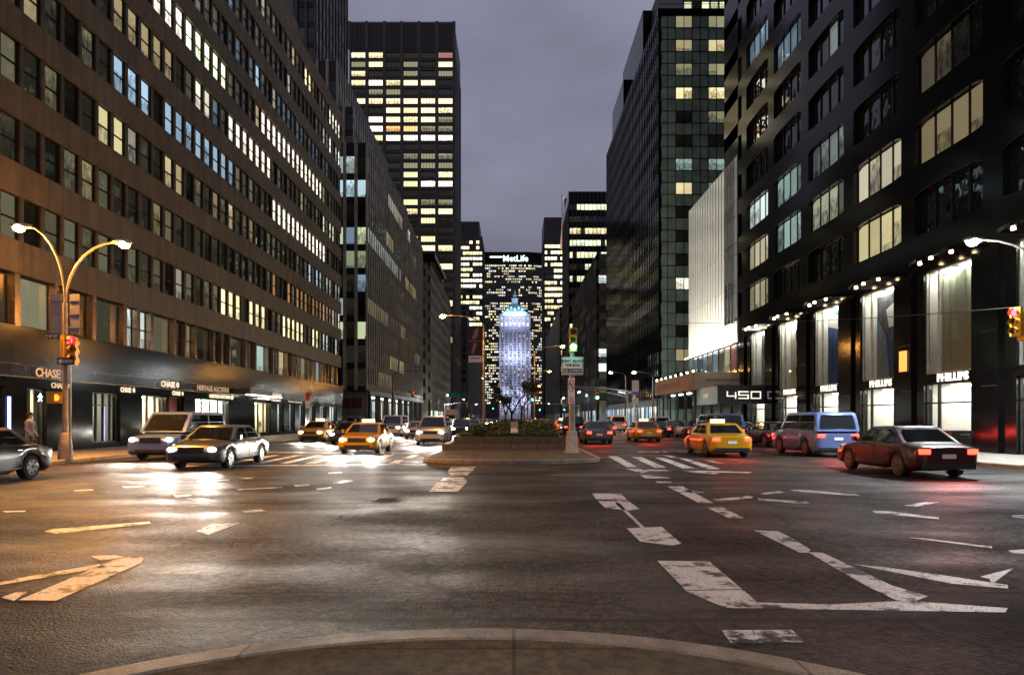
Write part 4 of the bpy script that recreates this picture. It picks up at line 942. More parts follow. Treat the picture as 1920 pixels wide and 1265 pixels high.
# right side
GR = dict(pitch=1.19, wfrac=.97, storey=3.46, wz=1.68, zfirst=1.9, depth=.0, band_d=-.01, pier_w=.05, pier_d=.03)
b = thing('glass_office_block', 'green grey glass office block with a square grid and paired lit windows', 'building', (38, 99.4, 0))
wall = MB(); wall.box(AV + .3, 60, 99.9, 154, .15, 61.0, 0)
fr = Fr((AV, 99.4), (1, 0), (0, -1)); wins = Windows()
gp = MB(); ncol = 26; pw = 1.19
lit_r3 = {16: ((OLIVE, .9), (OLIVE, .8)), 15: ((YEL, .45), (YEL, 1.0)), 14: ((OLIVE, .8), (OLIVE, .9)), 13: ((YEL, 1.3), (YEL, 1.4)), 12: (None, (OLIVE, .7)), 11: (None, None), 10: ((TEAL, .6), (TEAL, .55)), 9: ((YEL, 1.0), (OLIVE, .5)), 8: (('dk', 0), (OLIVE, .3)),
          7: (('dk', 0), None), 6: (('dk', 0), None), 5: ((WHITE, 1.6), (WHITE, 1)), 4: (None, None), 3: (None, None), 2: ((YEL, .35), None)}
top = 61.2
for r in range(17):
    zs = top - 1.05 - (17 - r) * 3.46 + .0
    z0 = zs + 1.75; z1 = zs + 3.42                     # window row
    for c in range(ncol):
        u = .1 + c * pw; fr.pane(gp, u + .02, u + pw - .02, 0, zs, z0 - .04, 0)
        pair = (c // 2 - 1) if c % 4 in (2, 3) else None
        l = lit_r3.get(r); isw = c % 4 in (2, 3)
        if isw:
            q = l[(c // 4) % 2] if l else None
            col = lc(q[0], q[1] * rnd.uniform(.8, 1.1)) if (q and q[0] != 'dk') else (lc(OLIVE, .01))
            wins.add(fr, u + .02, u + pw - .02, z0, z1, 0, col, 'glass_flat', None, 0, .03, 'mullion')
        else: fr.pane(gp, u + .02, u + pw - .02, 0, z0, z1, 0)
for c in range(ncol + 1): fr.box(gp, .1 + c * pw - .035, .1 + c * pw + .035, 0, .07, 0.2, top, 1)
for r in range(36): z = top - 1.05 - 17 * 3.46 + r * 1.73; fr.box(gp, .0, 31, 0, .06, z - .04, z + .03, 1)
fr.box(gp, -.15, 31, -.6, .1, top - 1.0, top, 2)
gp.build('glass_wall', ['greenglass', 'mullion', 'granite_dull'], b)
fa = Fr((AV, 99.4), (0, 1), (-1, 0)); wl = MB()
def r3a(r, c, u):
    Y = 99.4 + u
    for (ra, ya, yb, cc, s_) in ((12, 112, 123, YEL, .9), (14, 108, 112, YEL, .7), (9, 104, 115, YEL, .8), (8, 105, 118, GRN, .8), (7, 100, 114, TEAL, .6), (6, 103, 124, TEAL, .55), (5, 106, 128, GRN, .6), (10, 118, 130, WARM, .8), (11, 126, 130, YEL, .6), (6, 99, 103, YEL, .7), (1, 99, 108, COOL, .8), (3, 112, 116, COOL, .5), (4, 140, 146, YEL, .6), (7, 135, 140, YEL, .5)):
        if r == ra and ya < Y < yb: return lc(cc, s_ * rnd.uniform(.6, 1.1))
    return lc((.3, .32, .36), rnd.choice((.02, .05, .1, .16)) * (1.6 if r > 9 else .5))
facade(wl, wins, fa, 54.6, 4.6, 61.0, 1.35, .8, 3.46, 1.7, 6.2, (YEL,), .02, depth=.15, fw=0, pier_d=.08, pier_w=.2, band_d=0, lit=r3a, glass='glass')
wl.build('wall', ['granite_dull'], b); wall.build('core', ['black'], b); wins.build(b)
block('', '', AV + 4, 58, 101, 150, 78, [('N', dict(STR, zfirst=61.9, storey=4.2, wz=1.4, pitch=1.3, p=1.0, cols=(GRN, YEL), s=(1.0, 1.5), length=(30, 30), lit=lambda r, c, u: None if r == 0 else lc(OLIVE, .02), band_m='greystone'))], 'towerwall', 61.25, b, .75, 'penthouse')
mb = MB(); mb.box(AV + 3.2, 50, 128, 151, 61.1, 78, 0); mb.box(AV + 1.0, 50, 137, 152, 61.05, 69.5, 1); mb.build('rooftop_tower', ['granite_dull', 'granite_dull'], b)
shoprow(b, Fr((AV, 0), (0, 1), (-1, 0)), 100, 154, .3, 3.4, 3.2, .9, (COOL, WHITE, BLUE), (.8, 2.0))

# white fritted front over the shed
b = thing('fritted_glass_building', 'pale translucent glass front with close vertical ribs above the building shed', 'building', (AV + 10, 73, 0))
mb = MB(); mb.box(AV + .4, AV + 20, 64.7, 82.3, .15, 26.4, 0); mb.build('core', 'granite_dull', b)
fr = Fr((AV, 64.6), (0, 1), (-1, 0)); mb = MB(); nf = 18; w = 17.7 / nf
for i in range(nf):
    for (za, zb) in ((8.9, 14.3), (14.36, 18.3), (18.36, 22.4), (22.46, 26.6)): fr.box(mb, i * w + .02, (i + 1) * w - .02, -.1, 0, za, zb)
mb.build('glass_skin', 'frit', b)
mb = MB()
for i in range(nf + 1): fr.box(mb, i * w - .025, i * w + .025, 0, .06, 8.85, 26.62)
mb.build('rib', 'alu', b)
wins = Windows()
for i in range(9): wins.add(fr, i * 1.96 + .05, (i + 1) * 1.96, 5.2, 8.8, .02, lc(rnd.choice((COOL, BLUE, (.3, .12, .1), OLIVE)), rnd.uniform(.05, .35) if i > 1 else .9), 'glass', None, 0, .06, 'mullion')
wins.build(b)
mb = MB(); fr.box(mb, .2, 17.5, .5, .62, 8.72, 8.78); mb.build('light_trough', 'tube', b)  # added glowing ledge; with the uplights below it brightens the glass skin
lamp('added_uplight', 'AREA', (AV - 1.25, 73.4, 8.75), 800, (1, .97, .86), b, shape='RECTANGLE', size=.3, size_y=17, rot=(R(180), R(18), 0))
lamp('added_uplight', 'AREA', (AV - 2.6, 73.4, 8.75), 1300, (1, .97, .86), b, shape='RECTANGLE', size=.3, size_y=17, rot=(R(180), R(14), 0))

# building shed over the pavement
b = thing('sidewalk_shed', 'pinkish boarded shed over the pavement below the pale glass front', 'shed', (19, 72, 0))
mb = MB(); mb.box(17.0, 17.06, 63.65, 81.2, 4.33, 5.97); mb.build('side_board', 'canopy', b)
mb = MB(); mb.box(17.0, 21.3, 63.55, 63.62, 4.33, 5.97); mb.build('end_board', 'canopyend', b)
mb = MB(); mb.box(17.07, 21.3, 63.65, 81.2, 4.33, 4.45); mb.build('deck', 'black', b)
for i in range(6):
    for x in (17.15, 20.6):
        mb = MB(); y = 64.2 + i * 3.35; mb.box(x, x + .16, y, y + .16, .15, 4.33)
        if i < 5: mb.hexa([(x + .03, y, 3.2), (x + .13, y, 3.2), (x + .13, y + 1.3, 4.3), (x + .03, y + 1.3, 4.3), (x + .03, y, 3.35), (x + .13, y, 3.35), (x + .13, y + 1.15, 4.32), (x + .03, y + 1.15, 4.32)])
        mb.build('post', 'blackpole', b)
for i in range(8):
    mb = MB(); mb.ball((17.05, 64.2 + i * 2.3, 6.08), .09); mb.build('bulb', 'downlight', b)
for i in range(5):
    mb = MB(); mb.box(18.6, 18.9, 65 + i * 3.4, 66.2 + i * 3.4, 4.22, 4.32); mb.build('light_strip', ceil_light('shed_light', 14, (.8, .92, 1)), b)
M['ink'] = mat('brown_ink', (.12, .07, .04), .6)
text('432PARKAVENUE.COM', .34, (18.0, 63.53, 5.1), (1, 0, 0), (0, 0, 1), 'ink', b, 'lettering', .004, .008)
text('212 610 7007', .3, (18.75, 63.53, 4.68), (1, 0, 0), (0, 0, 1), 'ink', b, 'lettering', .004, .008)
text('432 PARK AVENUE', 1.0, (16.98, 79.6, 4.8), (0, -1, 0), (0, 0, 1), mat('pale_brown_ink', (.3, .19, .14), .7), b, 'lettering', .004, .01, 1.3)

r_ = block('office_block', 'low dark block with pale stacked corner panels beyond the glass grid block', AV, 60, 172, 240, 43.0, [('N', dict(STR, pitch=2.6, wfrac=.9, storey=3.7, wz=2.0, zfirst=6, band_m='greystone', pier_m='darkmetal', pier_w=.15, pier_d=.05, p=.5, cols=(COOL, BLUE, WHITE), s=(.5, 1.6))), ('A', dict(STR, pitch=1.6, p=.35, cols=(WHITE, YEL, COOL), s=(.4, 1.2), zfirst=6))], 'granite_dull')
shoprow(r_, Fr((AV, 0), (0, 1), (-1, 0)), 173, 240, cols=(COOL, WHITE, BLUE))
gl = lambda r: (.2, .3, .25, .3, .35, .5, .6, .3, .6, .1, .95, .5, .9, .8, .85, 0)[r % 16]
r_ = block('office_tower', 'dark flat topped tower with widely spaced green lit floors', AV + .2, 60, 260, 292, 83.5, [('N', dict(STR, storey=4.55, wz=2.2, zfirst=8, pitch=1.5, p=gl, cols=(GRN, YEL, GRN), s=(1.5, 2.8), length=(3, 8), band_m='granite_dull')), ('A', dict(STR, storey=4.55, p=.12, pitch=3))], 'granite_dull')
mb = MB(); mb.box(AV + .2, 60, 260, 292, 83.5, 87.8, 0)
for i in range(26): mb.box(AV + .6 + i * 1.5, AV + .75 + i * 1.5, 259.8, 260, 83.5, 87.8, 1)
mb.build('crown', ['granite_dull', 'towerfin'], r_)
shoprow(r_, Fr((AV + .2, 0), (0, 1), (-1, 0)), 261, 291)
r_ = block('office_tower', 'low dark block with a single column of warm windows behind the island tree', AV + .4, 60, 310, 440, 52, [('N', dict(STR, p=.3, pitch=3)), ('A', dict(STR, pitch=5, wfrac=.4, p=.3))], 'towerwall')
shoprow(r_, Fr((AV + .4, 0), (0, 1), (-1, 0)), 311, 440, step=7)
r_ = block('office_tower', 'slender tower with many yellow lit floors and a glowing flag on its roof', AV, 36.5, 455, 490, 121, [('N', dict(STR, storey=4.05, wz=2.2, zfirst=50, pitch=2.1, p=.85, cols=(YEL, WHITE), s=(1.8, 3.2), length=(3, 6), lit=lambda r, c, u: lc(OLIVE, .05) if r < 3 else None)), ('A', dict(STR, storey=4.05, p=.3, pitch=4))], 'towerwall')
mb = MB(); mb.box(AV, 36.5, 455, 490, 121, 135.2, 0); mb.build('crown', ['towerwall'], r_)
r_ = block('office_tower', 'narrow dark tower shouldering the yellow lit slender tower', 36.7, 60, 450, 490, 134, [('N', dict(STR, storey=4.05, wz=2.6, zfirst=50, pitch=2.0, p=lambda r: .9 if 14 < r < 19 else .1, cols=(COOL, WHITE), s=(.7, 1.3), length=(4, 8)))], 'towerwall')
mb = MB(); mb.box(34.5, 37.2, 449, 451.5, 134, 146, 0); mb.build('lattice_mast', 'towerfin', r_)
fl = thing('flagpole', 'floodlit flag hanging from a tall pole on the slender tower roof', 'flag', (33.0, 450, 135.2))
mb = MB(); mb.tube([(33, 450, 120), (33, 450, 149)], .22, 6); mb.build('pole', 'towerfin', fl)
mb = MB(); mb.face([(33.2, 450, 147.4), (34.8, 450, 147), (34.9, 450, 145), (33.2, 450, 145.2)]); mb.face([(31.5, 449.8, 113), (33.4, 449.8, 112), (33.8, 449.8, 124), (33.1, 449.8, 135), (32.5, 449.8, 124)]); mb.build('flag_cloth', [mat('flag_cloth', (.7, .45, .36), .8, emit=(1, .6, .45), es=.35, sampling='NONE')], fl)  # the cloth emits a little itself in place of floodlighting

# the slab with the white sign, and the floodlit tower in front of it at the end of the avenue
b = thing('sign_skyscraper', 'broad office slab closing the avenue with a white sign under its roof', 'building', (3, 990, 0))
wins = Windows(); wl = MB()
poly = [(-52, 992), (-42, 990), (23.5, 990), (60, 1001), (60, 1030), (-52, 1030)]
wl.prism(poly, 0, 240, 0); wl.prism([(-52.3, 991.6), (-42, 989.6), (23.6, 989.6), (60.4, 1000.6), (60.4, 1031), (-52.3, 1031)], 226, 242, 1)
prow = lambda r: (.3, .5, .75, .35, .55, .7, .85, .7, .3, .25, .4, .5, .35, .6, .3)[r % 15]
for (o_, u_, n_, ul) in (((-42, 990), (1, 0), (0, -1), 65.5), ((23.5, 990), (36.5, 11), (11, -36.5), 38.1)):
    f_ = Fr(o_, u_, n_); nc = int(ul / 2.7)
    for r in range(52):
        if r in (38, 39): continue
        row = runs(nc, prow(r) * .95, (WHITE, YEL, WARM, WHITE, COOL), (.9, 2.3), (1, 4))
        for c in range(nc): wins.add(f_, c * 2.7 + .4, c * 2.7 + 2.3, 22 + r * 3.9, 22 + r * 3.9 + 2.2, .05, row[c], 'glass_flat', None, 0, 0)
    for c in range(0, nc, 1): f_.box(wl, c * 2.7 - .25, c * 2.7 + .25, 0, .5, 20, 226, 0)
wl.build('wall', ['towerwall', 'granite_dull'], b); wins.build(b)
text('MetLife', 12.5, (-13.5, 989.2, 228.3), (1, 0, 0), (0, 0, 1), 'metlife', b, 'lettering', .3, .1, .98)
mb = MB(); mb.box(-32, -14, 989, 989.3, 233.5, 235.5); mb.build('light_strip', 'metlife', b)

b = thing('floodlit_tower', 'old stone tower floodlit blue white with a pyramid roof and spire', 'building', (3.9, 910, 0))
wins = Windows(); wl = MB(); HX = 3.9
wl.box(HX - 19.6, HX + 19.6, 911.2, 945, 0, 118, 0); wl.box(HX - 20, HX + 20, 910.4, 945.5, 118, 122, 0)
for i in range(8):
    x = HX - 20 + i * 40 / 7; wl.box(x - 1.15, x + 1.15, 909.8, 911.3, 0, 118, 0); wl.box(x - .9, x + .9, 909.6, 911, 122, 138, 0)
wl.box(HX - 19.5, HX + 19.5, 911.0, 945, 122, 138, 0); wl.box(HX - 20.5, HX + 20.5, 909.2, 946, 137, 140, 0)
wl.box(HX - 16.5, HX + 16.5, 912, 942, 140, 143, 0)
fh = Fr((HX - 20, 911.2), (1, 0), (0, -1))
for r in range(30):
    for i in range(7):
        for j in range(2):
            u = i * 40 / 7 + 1.5 + j * 1.55; q = rnd.random()
            wins.add(fh, u, u + 1.0, 6 + r * 3.7, 8.2 + r * 3.7, .06, lc(YEL, rnd.uniform(.8, 1.6)) if q < .14 else lc(OLIVE, .05), 'glass_flat', None, 0, 0)
for i in range(7):
    for (za, zb) in ((123.5, 128.5), (131, 135.5)): u = i * 40 / 7 + 1.4; wins.add(fh, u, u + 2.8, za, zb, .3, lc((.75, .8, 1), 1.5), 'glass_flat', None, 1, 0)
wl.build('wall', ['stone_lit'], b); wins.build(b)
mb = MB()
def frust(x0, y0, w0, z0, w1, z1, m=0):
    mb.hexa([(x0 - w0, y0 - w0, z0), (x0 + w0, y0 - w0, z0), (x0 + w0, y0 + w0, z0), (x0 - w0, y0 + w0, z0), (x0 - w1, y0 - w1, z1), (x0 + w1, y0 - w1, z1), (x0 + w1, y0 + w1, z1), (x0 - w1, y0 + w1, z1)], m)
frust(HX, 927, 15, 143, 4.2, 156)
mb.build('roof', 'copper', b)
mb = MB(); frust(HX, 927, 4.0, 156, 3.8, 162); mb.box(HX - 4.8, HX + 4.8, 922.2, 931.8, 162, 163); frust(HX, 927, 2.9, 163, 2.5, 168); frust(HX, 927, 1.8, 168, .2, 175); mb.build('cupola', 'stone_lit', b)
for i in range(5):
    for s_ in ((0,), (0, 1))[i % 2]:
        mb = MB(); x = HX - 10 + i * 5; z = 145 + (2.5 if i % 2 else 0) ; y = 912.4 + (z - 143) * .83; mb.box(x - 1.1, x + 1.1, y - .6, y + 2, z, z + 3.2); mb.build('dormer', 'stone_lit', b); break
ce = (.55, .62, 1)
for x in (-15, 0, 15): lamp('floodlight', 'AREA', (HX + x, 893, 25), 5200, ce, b, shape='RECTANGLE', size=10, size_y=6, rot=(R(112), 0, 0))
lamp('floodlight', 'AREA', (HX, 893, 82), 11000, ce, b, shape='RECTANGLE', size=30, size_y=6, rot=(R(118), 0, 0))
lamp('floodlight', 'AREA', (HX, 904, 140.5), 9000, (.45, .8, 1), b, shape='RECTANGLE', size=26, size_y=3, rot=(R(135), 0, 0))
lamp('floodlight', 'AREA', (HX, 899, 128), 5200, ce, b, shape='RECTANGLE', size=30, size_y=6, rot=(R(122), 0, 0))
#--PART4--
# ------------------------------------------------------------ street lamps
def cobra(root, p, d, lens, en, col, size=1.0, real=True, tilt=0):
    """lamp head at p pointing along d, with its lens and its light"""
    mb = MB(); d = Vector(d).normalized(); s = Vector((-d.y, d.x, 0)); rows = []
    for t, w, h in ((-.35, .05, .05), (-.28, .09, .08), (0, .16, .11), (.25, .17, .1), (.38, .09, .05)):
        c = Vector(p) + d * t * size
        rows.append([c + s * w * size * math.cos(a) + Vector((0, 0, .02 + h * size * math.sin(a))) for a in [2 * math.pi * i / 10 for i in range(10)]])
    mb.grid(rows, 0, True); mb.face(rows[0]); mb.face(rows[-1][::-1]); h = mb.build('lamp_head', 'alu', root)
    mb = MB(); mb.ball((p[0] + d.x * .08 * size, p[1] + d.y * .08 * size, p[2] - .07 * size), .2 * size, sc=(1, 1, .75)); mb.build('lens', lens, h)
    if real and en:           # most of the light goes down, a little sideways
        lamp('lamp_light', 'SPOT', (p[0], p[1], p[2] - .3 * size), en * 2.3, col, root, shadow_soft_size=.12, spot_size=R(125 if tilt else 150), spot_blend=.7 if not tilt else .35, rot=(0, R(-tilt), 0))
        lamp('lamp_side_light', 'POINT', (p[0], p[1], p[2] - .3 * size), en * .3, col, root, shadow_soft_size=.12)
SOD = (1, .41, .07); LED = (.86, .95, 1)
def arm_pts(x, y, z0, dx, dy, z1, n=7):
    out = []
    for i in range(n + 1):
        a = math.pi / 2 * i / n; out.append((x + dx * (1 - math.cos(a)), y + dy * (1 - math.cos(a)), z0 + (z1 - z0) * math.sin(a)))
    return out
def lamp_post(label, x, y, zt, arms, lens, en, col, z0=.15, pole='polepaint', r=.11, group=None, zs=None, real=True, basebox=True, tilt=0):
    root = thing('street_lamp', label, 'street lamp', (x, y, z0), group)
    mb = MB()
    if basebox: mb.tube([(x, y, z0), (x, y, z0 + .5), (x, y, z0 + .95), (x, y, z0 + 1.0)], [.26, .24, .17, .13], 8)
    mb.tube([(x, y, z0 + .2), (x, y, zs or zt - 1)], [r, r * .75], 8); mb.build('pole', pole, root)
    for dx, dy, z1 in arms:
        mb = MB(); mb.tube(arm_pts(x, y, (zs or zt - 1) - .05, dx, dy, z1), .045, 6); mb.build('arm', pole, root)
        cobra(root, (x + dx * 1.12, y + dy * 1.12, z1 - .02), (dx, dy, 0), lens, en, col, real=real, tilt=tilt)
    return root
lp = lamp_post('twin armed orange street lamp on the kerb in front of the bank', -16.75, 25.6, 9.3, [(1.9, .0, 8.28), (-1.25, -.3, 8.8)], 'sodium', 1900, SOD, zs=6.0, tilt=33)
lamp_post('white street lamp glaring in front of the gallery windows', 20.0, 25.3, 9, [(-2.55, .0, 8.3)], 'led', 2600, LED, zs=6.5)
G1 = 'orange lamps along the planted island'
lamp_post('orange lamp whose post carries the banner on the planted island', -2.1, 51.2, 9.6, [(-2.7, 0, 9.4)], 'sodium', 1500, SOD, group=G1)
lamp_post('first orange lamp with its arm over the far lanes behind the green signal', 2.4, 74, 9.6, [(2.7, 0, 9.5)], 'sodium', 1500, SOD, group=G1)
for i, (x, y, dx) in enumerate(((2.6, 112, 3.1), (-2.4, 131, -2.7), (2.6, 164, 3.4), (-2.6, 229, -2.9), (2.6, 262, 3.0), (-2.4, 330, -2.8))):
    lamp_post(['orange lamp on the island just past the first crossing, arm toward the tail lights', 'orange lamp between the banner lamp and the floodlit tower', 'small orange lamp over the green signals beside the floodlit tower',
               'small orange lamp low beside the floodlit tower, arm over the headlights', 'distant orange lamp on the island, arm over the tail lights', 'most distant orange lamp on the island'][i], x, y, 9.6, [(dx, 0, 9.4)], 'sodium', 1400 if y < 200 else 0, SOD, group=G1)
G2 = 'white lamps along the pavements'
for i, (x, y, dx, z, lab) in enumerate(((19.0, 92, -2.2, 7.9, 'white lamp above the parking signs near the building shed'), (19.0, 114, -2.2, 9.35, 'white lamp beside the lamp of the parking signs, by the glass grid block'),
        (18.5, 165, -2, 8, 'small white lamp at the corner past the glass grid block'), (18.5, 215, -2, 8, 'small white lamp in front of the green lit tower'), (-18.5, 172, 2, 7.5, 'white lamp at the foot of the corniced stone block'), (-18.5, 230, 2, 8, 'white lamp at the foot of the tall skyscraper'), (18.5, 300, -2, 8, 'faint white lamp beyond the green lit tower'), (-18.5, 310, 2, 8, 'faint white lamp beyond the tall skyscraper'))):
    lamp_post(lab, x, y, z + .3, [(dx, 0, z)], 'led_far', 2600 if y < 180 else 1500, LED, group=G2, pole='blackpole')
lamp_post('dark curved lamp post at the corner of the finned grey block, unlit', -17.4, 99.5, 8.9, [(3.0, 0, 8.6)], 'offlens', 0, SOD, pole='blackpole', real=False)
lamp_post('orange lamp low at the far kerb in front of the brown block', -30, 24.0, 7, [(.9, .1, 6.2)], 'sodium', 500, SOD, zs=5)  # stands out of view, added for warm light on the brown block
lamp_post('twin of the orange corner lamp, standing behind the crossing outside the frame', -16.75, -5.5, 9.3, [(1.9, .0, 8.28), (-1.25, -.3, 8.8)], 'sodium', 900, SOD, zs=6.0)  # never in view; added so the near road gets orange light
lamp_post('white lamp on the gallery side kerb behind the crossing outside the frame', 16.9, -4.5, 9, [(-2.55, .0, 8.3)], 'led', 4000, (1, .84, .66), zs=6.5)  # also out of view, added to brighten the near road and its paint
# ------------------------------------------------------------ signals and signs
def signal(label, x, y, z, rz, lit, group=None, bracket=None, cat='traffic light', s=1.0):
    """three section yellow signal head, lenses facing its own -y"""
    root = thing('traffic_light', label, cat, (x, y, z), group, world=False, rz=rz)
    mb = MB(); mb.box(-.17 * s, .17 * s, 0, .24 * s, -.52 * s, .52 * s); mb.box(-.04, .04, .24 * s, .34 * s, -.45 * s, .45 * s); mb.build('housing', 'yellow', root)
    for i, nm in enumerate(('red', 'amber', 'green')):
        zc = (.34 - .34 * i) * s
        mb = MB(); mb.cyl((0, -.012, zc), (0, -.002, zc), .125 * s, n=14); mb.build('lens', {'red': 'red', 'amber': 'amber', 'green': 'green'}[nm] if lit == nm else 'offlens', root)
        mb = MB(); rows = []
        for t in (0, -.2 * s): rows.append([(.145 * s * math.cos(a), t, zc + .145 * s * math.sin(a)) for a in [math.pi * (-.2 + 1.4 * k / 10) for k in range(11)]])
        mb.grid(rows); mb.build('visor', 'yellow', root)
    return root
signal('yellow signal head showing red on the lamp post by the bank', -16.5, 25.42, 4.25, R(68), 'red')
signal('yellow signal head seen from its side behind the red one by the bank', -16.55, 25.75, 4.2, R(190), 'none')
gs = signal('yellow signal head shining green on top of the tapered pole on the island', 2.7, 30.12, 5.15, 0, 'green')
lamp('signal_glow', 'POINT', (0, -.35, -.34), 14, (.1, 1, .8), gs, shadow_soft_size=.1)
signal('yellow signal head showing red high by the gallery windows', 18.6, 25.25, 5.25, R(-62), 'red')
s2 = signal('yellow signal head showing green beside the red one by the gallery', 19.0, 25.15, 5.05, R(25), 'green')
GS = 'green signals down the avenue'
for i, (px, py, Y) in enumerate(((998, 744, 105), (983, 768, 190), (1120, 739, 85), (1100, 738, 175), (1012, 766, 262), (945, 762, 250), (925, 764, 330), (1058, 766, 260))):
    X = (px - 960) * Y / FP; Z = EYE + (HY - py) * Y / FP
    g_ = signal(['green signal on the island tip past the island tree', 'smaller green signal behind the island tree', 'green signal by the mast arm ahead of the glass grid block', 'green signal low in front of the green lit tower', 'tiny green signal far down the tail light side',
            'tiny green signal low beside the floodlit tower', 'tiny green signal by the headlights far away', 'tiny green signal beyond the glass grid block'][i], X, Y, max(Z, 2.9), 0, 'green', GS, s=1.25)
    root = g_; mb = MB(); hh = max(Z, 2.9) - .15; mb.tube([(0, .45, -hh), (0, .45, .5)], .06, 6); mb.build('post', 'blackpole', root)
signal('yellow signal on the mast arm before the corniced stone block, seen edge on', -14.2, 98, 5.1, R(80), 'red')
signal('small yellow signal hanging over the far headlight lanes', -11.2, 172, 4.9, R(90), 'none')
# tapered pole on the island tip
root = thing('signal_pole', 'grey tapered signal pole with a pale square foot on the island tip', 'pole', (2.66, 30.3, .12))
mb = MB(); mb.tube([(2.66, 30.3, .9), (2.66, 30.3, 5.6)], [.16, .09], 10); mb.build('pole', 'polepaint', root)
mb = MB(); 
for w0, z0, w1, z1 in ((.34, .12, .34, .2), (.27, .2, .21, 1.05), (.23, 1.05, .2, 1.12)): mb.hexa([(2.66 + a * w0, 30.3 + c * w0, z0) for a, c in ((-1, -1), (1, -1), (1, 1), (-1, 1))] + [(2.66 + a * w1, 30.3 + c * w1, z1) for a, c in ((-1, -1), (1, -1), (1, 1), (-1, 1))])
mb.build('foot', M.setdefault('palefoot', noisy('pale_cast_metal', (.45, .4, .34), .5, 5, .25, .1)), root)
mb = MB(); mb.tube([(-16.62, 25.5, 4.9), (-16.5, 25.42, 4.75)], .03, 5)
def flat_sign(name, label, x, y, z, w, h, rz, face='signwhite', items=(), cat='sign', border=None, group=None, round_=0):
    """plate centred at x, y, z facing its own -y; items: (text, size, dx, dz, material)"""
    root = thing(name, label, cat, (x, y, z), group, world=False, rz=rz)
    mb = MB(); mb.box(-w / 2, w / 2, 0, .02, -h / 2, h / 2, 0)
    if border: mb.box(-w / 2 + .03, w / 2 - .03, -.004, -.001, -h / 2 + .03, h / 2 - .03, 1); mb.box(-w / 2 + .045, w / 2 - .045, -.007, -.0045, -h / 2 + .045, h / 2 - .045, 0)
    mb.build('plate', [face, border or face], root)
    for t, s_, dx, dz, m in items:
        o = text(t, s_, (dx, -.012, dz), (1, 0, 0), (0, 0, 1), m, root, 'lettering', .003, .004, align='CENTER')
        if '_w' in o: del o['_w']
    return root
bs = flat_sign('traffic_sign', "white sign reading DON'T BLOCK THE BOX on the tapered pole", 2.66, 30.05, 3.98, .95, .78, 0, 'signwhite', (("DON'T BLOCK", .155, 0, .17, 'signblack'), ('THE BOX', .155, 0, -.01, 'signblack')), border='signblack')
mb = MB(); mb.box(-.42, .42, -.012, -.008, -.3, -.12); mb.build('black_band', 'signblack', bs); o = text('FINE +2 POINTS', .12, (0, -.016, -.255), (1, 0, 0), (0, 0, 1), 'signwhite', bs, 'lettering', .002, .003, align='CENTER')
ns = flat_sign('traffic_sign', 'narrow no left turn sign with red ring on the tapered pole', 2.62, 30.12, 3.05, .3, .82, 0)
mb = MB(); rows = [[((.11 + q) * math.cos(a), -.01, .07 + (.24 + q) * math.sin(a)) for a in [2 * math.pi * k / 28 for k in range(29)]] for q in (0, .028)]; mb.grid(rows, 0, False, False)
mb.hexa([(-.1, -.012, .2), (-.07, -.012, .22), (.1, -.012, -.04), (.075, -.012, -.07), (-.1, -.009, .2), (-.07, -.009, .22), (.1, -.009, -.04), (.075, -.009, -.07)]); mb.build('ring', 'signred', ns)
mb = MB(); mb.box(.0, .03, -.011, -.008, -.07, .12); mb.box(-.05, .03, -.011, -.008, .12, .15); mb.face([(-.05, -.012, .2), (-.1, -.012, .135), (-.05, -.012, .07)][::-1]); mb.build('arrow', 'signblack', ns)
flat_sign('traffic_sign', 'small white plaque with red words under the no left turn sign', 2.62, 30.12, 2.47, .3, .3, 0, 'signwhite', (('NO', .1, 0, .03, 'signred'), ('TURNS', .075, 0, -.08, 'signred')))
ow = flat_sign('traffic_sign', 'black one way sign with a white arrow below the signal by the bank', -16.42, 25.1, 3.78, .62, .27, 0, 'signblack')
mb = MB(); mb.face([(-.28, -.006, 0), (-.16, -.006, -.1), (-.16, -.006, -.055), (.26, -.006, -.055), (.26, -.006, .055), (-.16, -.006, .055), (-.16, -.006, .1)]); mb.build('arrow', 'signwhite', ow)
o = text('ONE WAY', .085, (.05, -.009, -.03), (1, 0, 0), (0, 0, 1), 'signblack', ow, 'lettering', .002, .003, align='CENTER')
e57 = flat_sign('street_name_sign', 'dark street name plate reading E 57 ST on the lamp post by the bank', -17.05, 25.3, 4.73, .5, .2, 0, 'signblack', (('E 57 ST', .14, 0, -.05, 'signwhite'),))
flat_sign('street_name_sign', 'green street name plate high on the arm before the corniced stone block', -9.0, 107, 5.3, 2.0, .7, 0, 'signgreen', cat='street sign')
for lab, x, w_ in (('grey back of the twin sign panel on the bank side of the lamp post', -16.95, .36), ('grey back of the twin sign panel on the roadway side of the lamp post', -16.28, .42)):
    r_ = thing('street_sign', lab, 'sign', (x, 25.4, 5.55), 'sign panels on the lamp post by the bank', world=False, rz=R(-12 if w_ > .4 else 14))
    mb = MB(); mb.box(-w_ / 2, w_ / 2, 0, .02, -.75, .75)
    for q in (-.5, .0, .5): mb.box(-w_ / 2 - .01, w_ / 2 + .01, -.03, -.001, q - .018, q + .018)
    mb.build('plate', 'signback', r_)
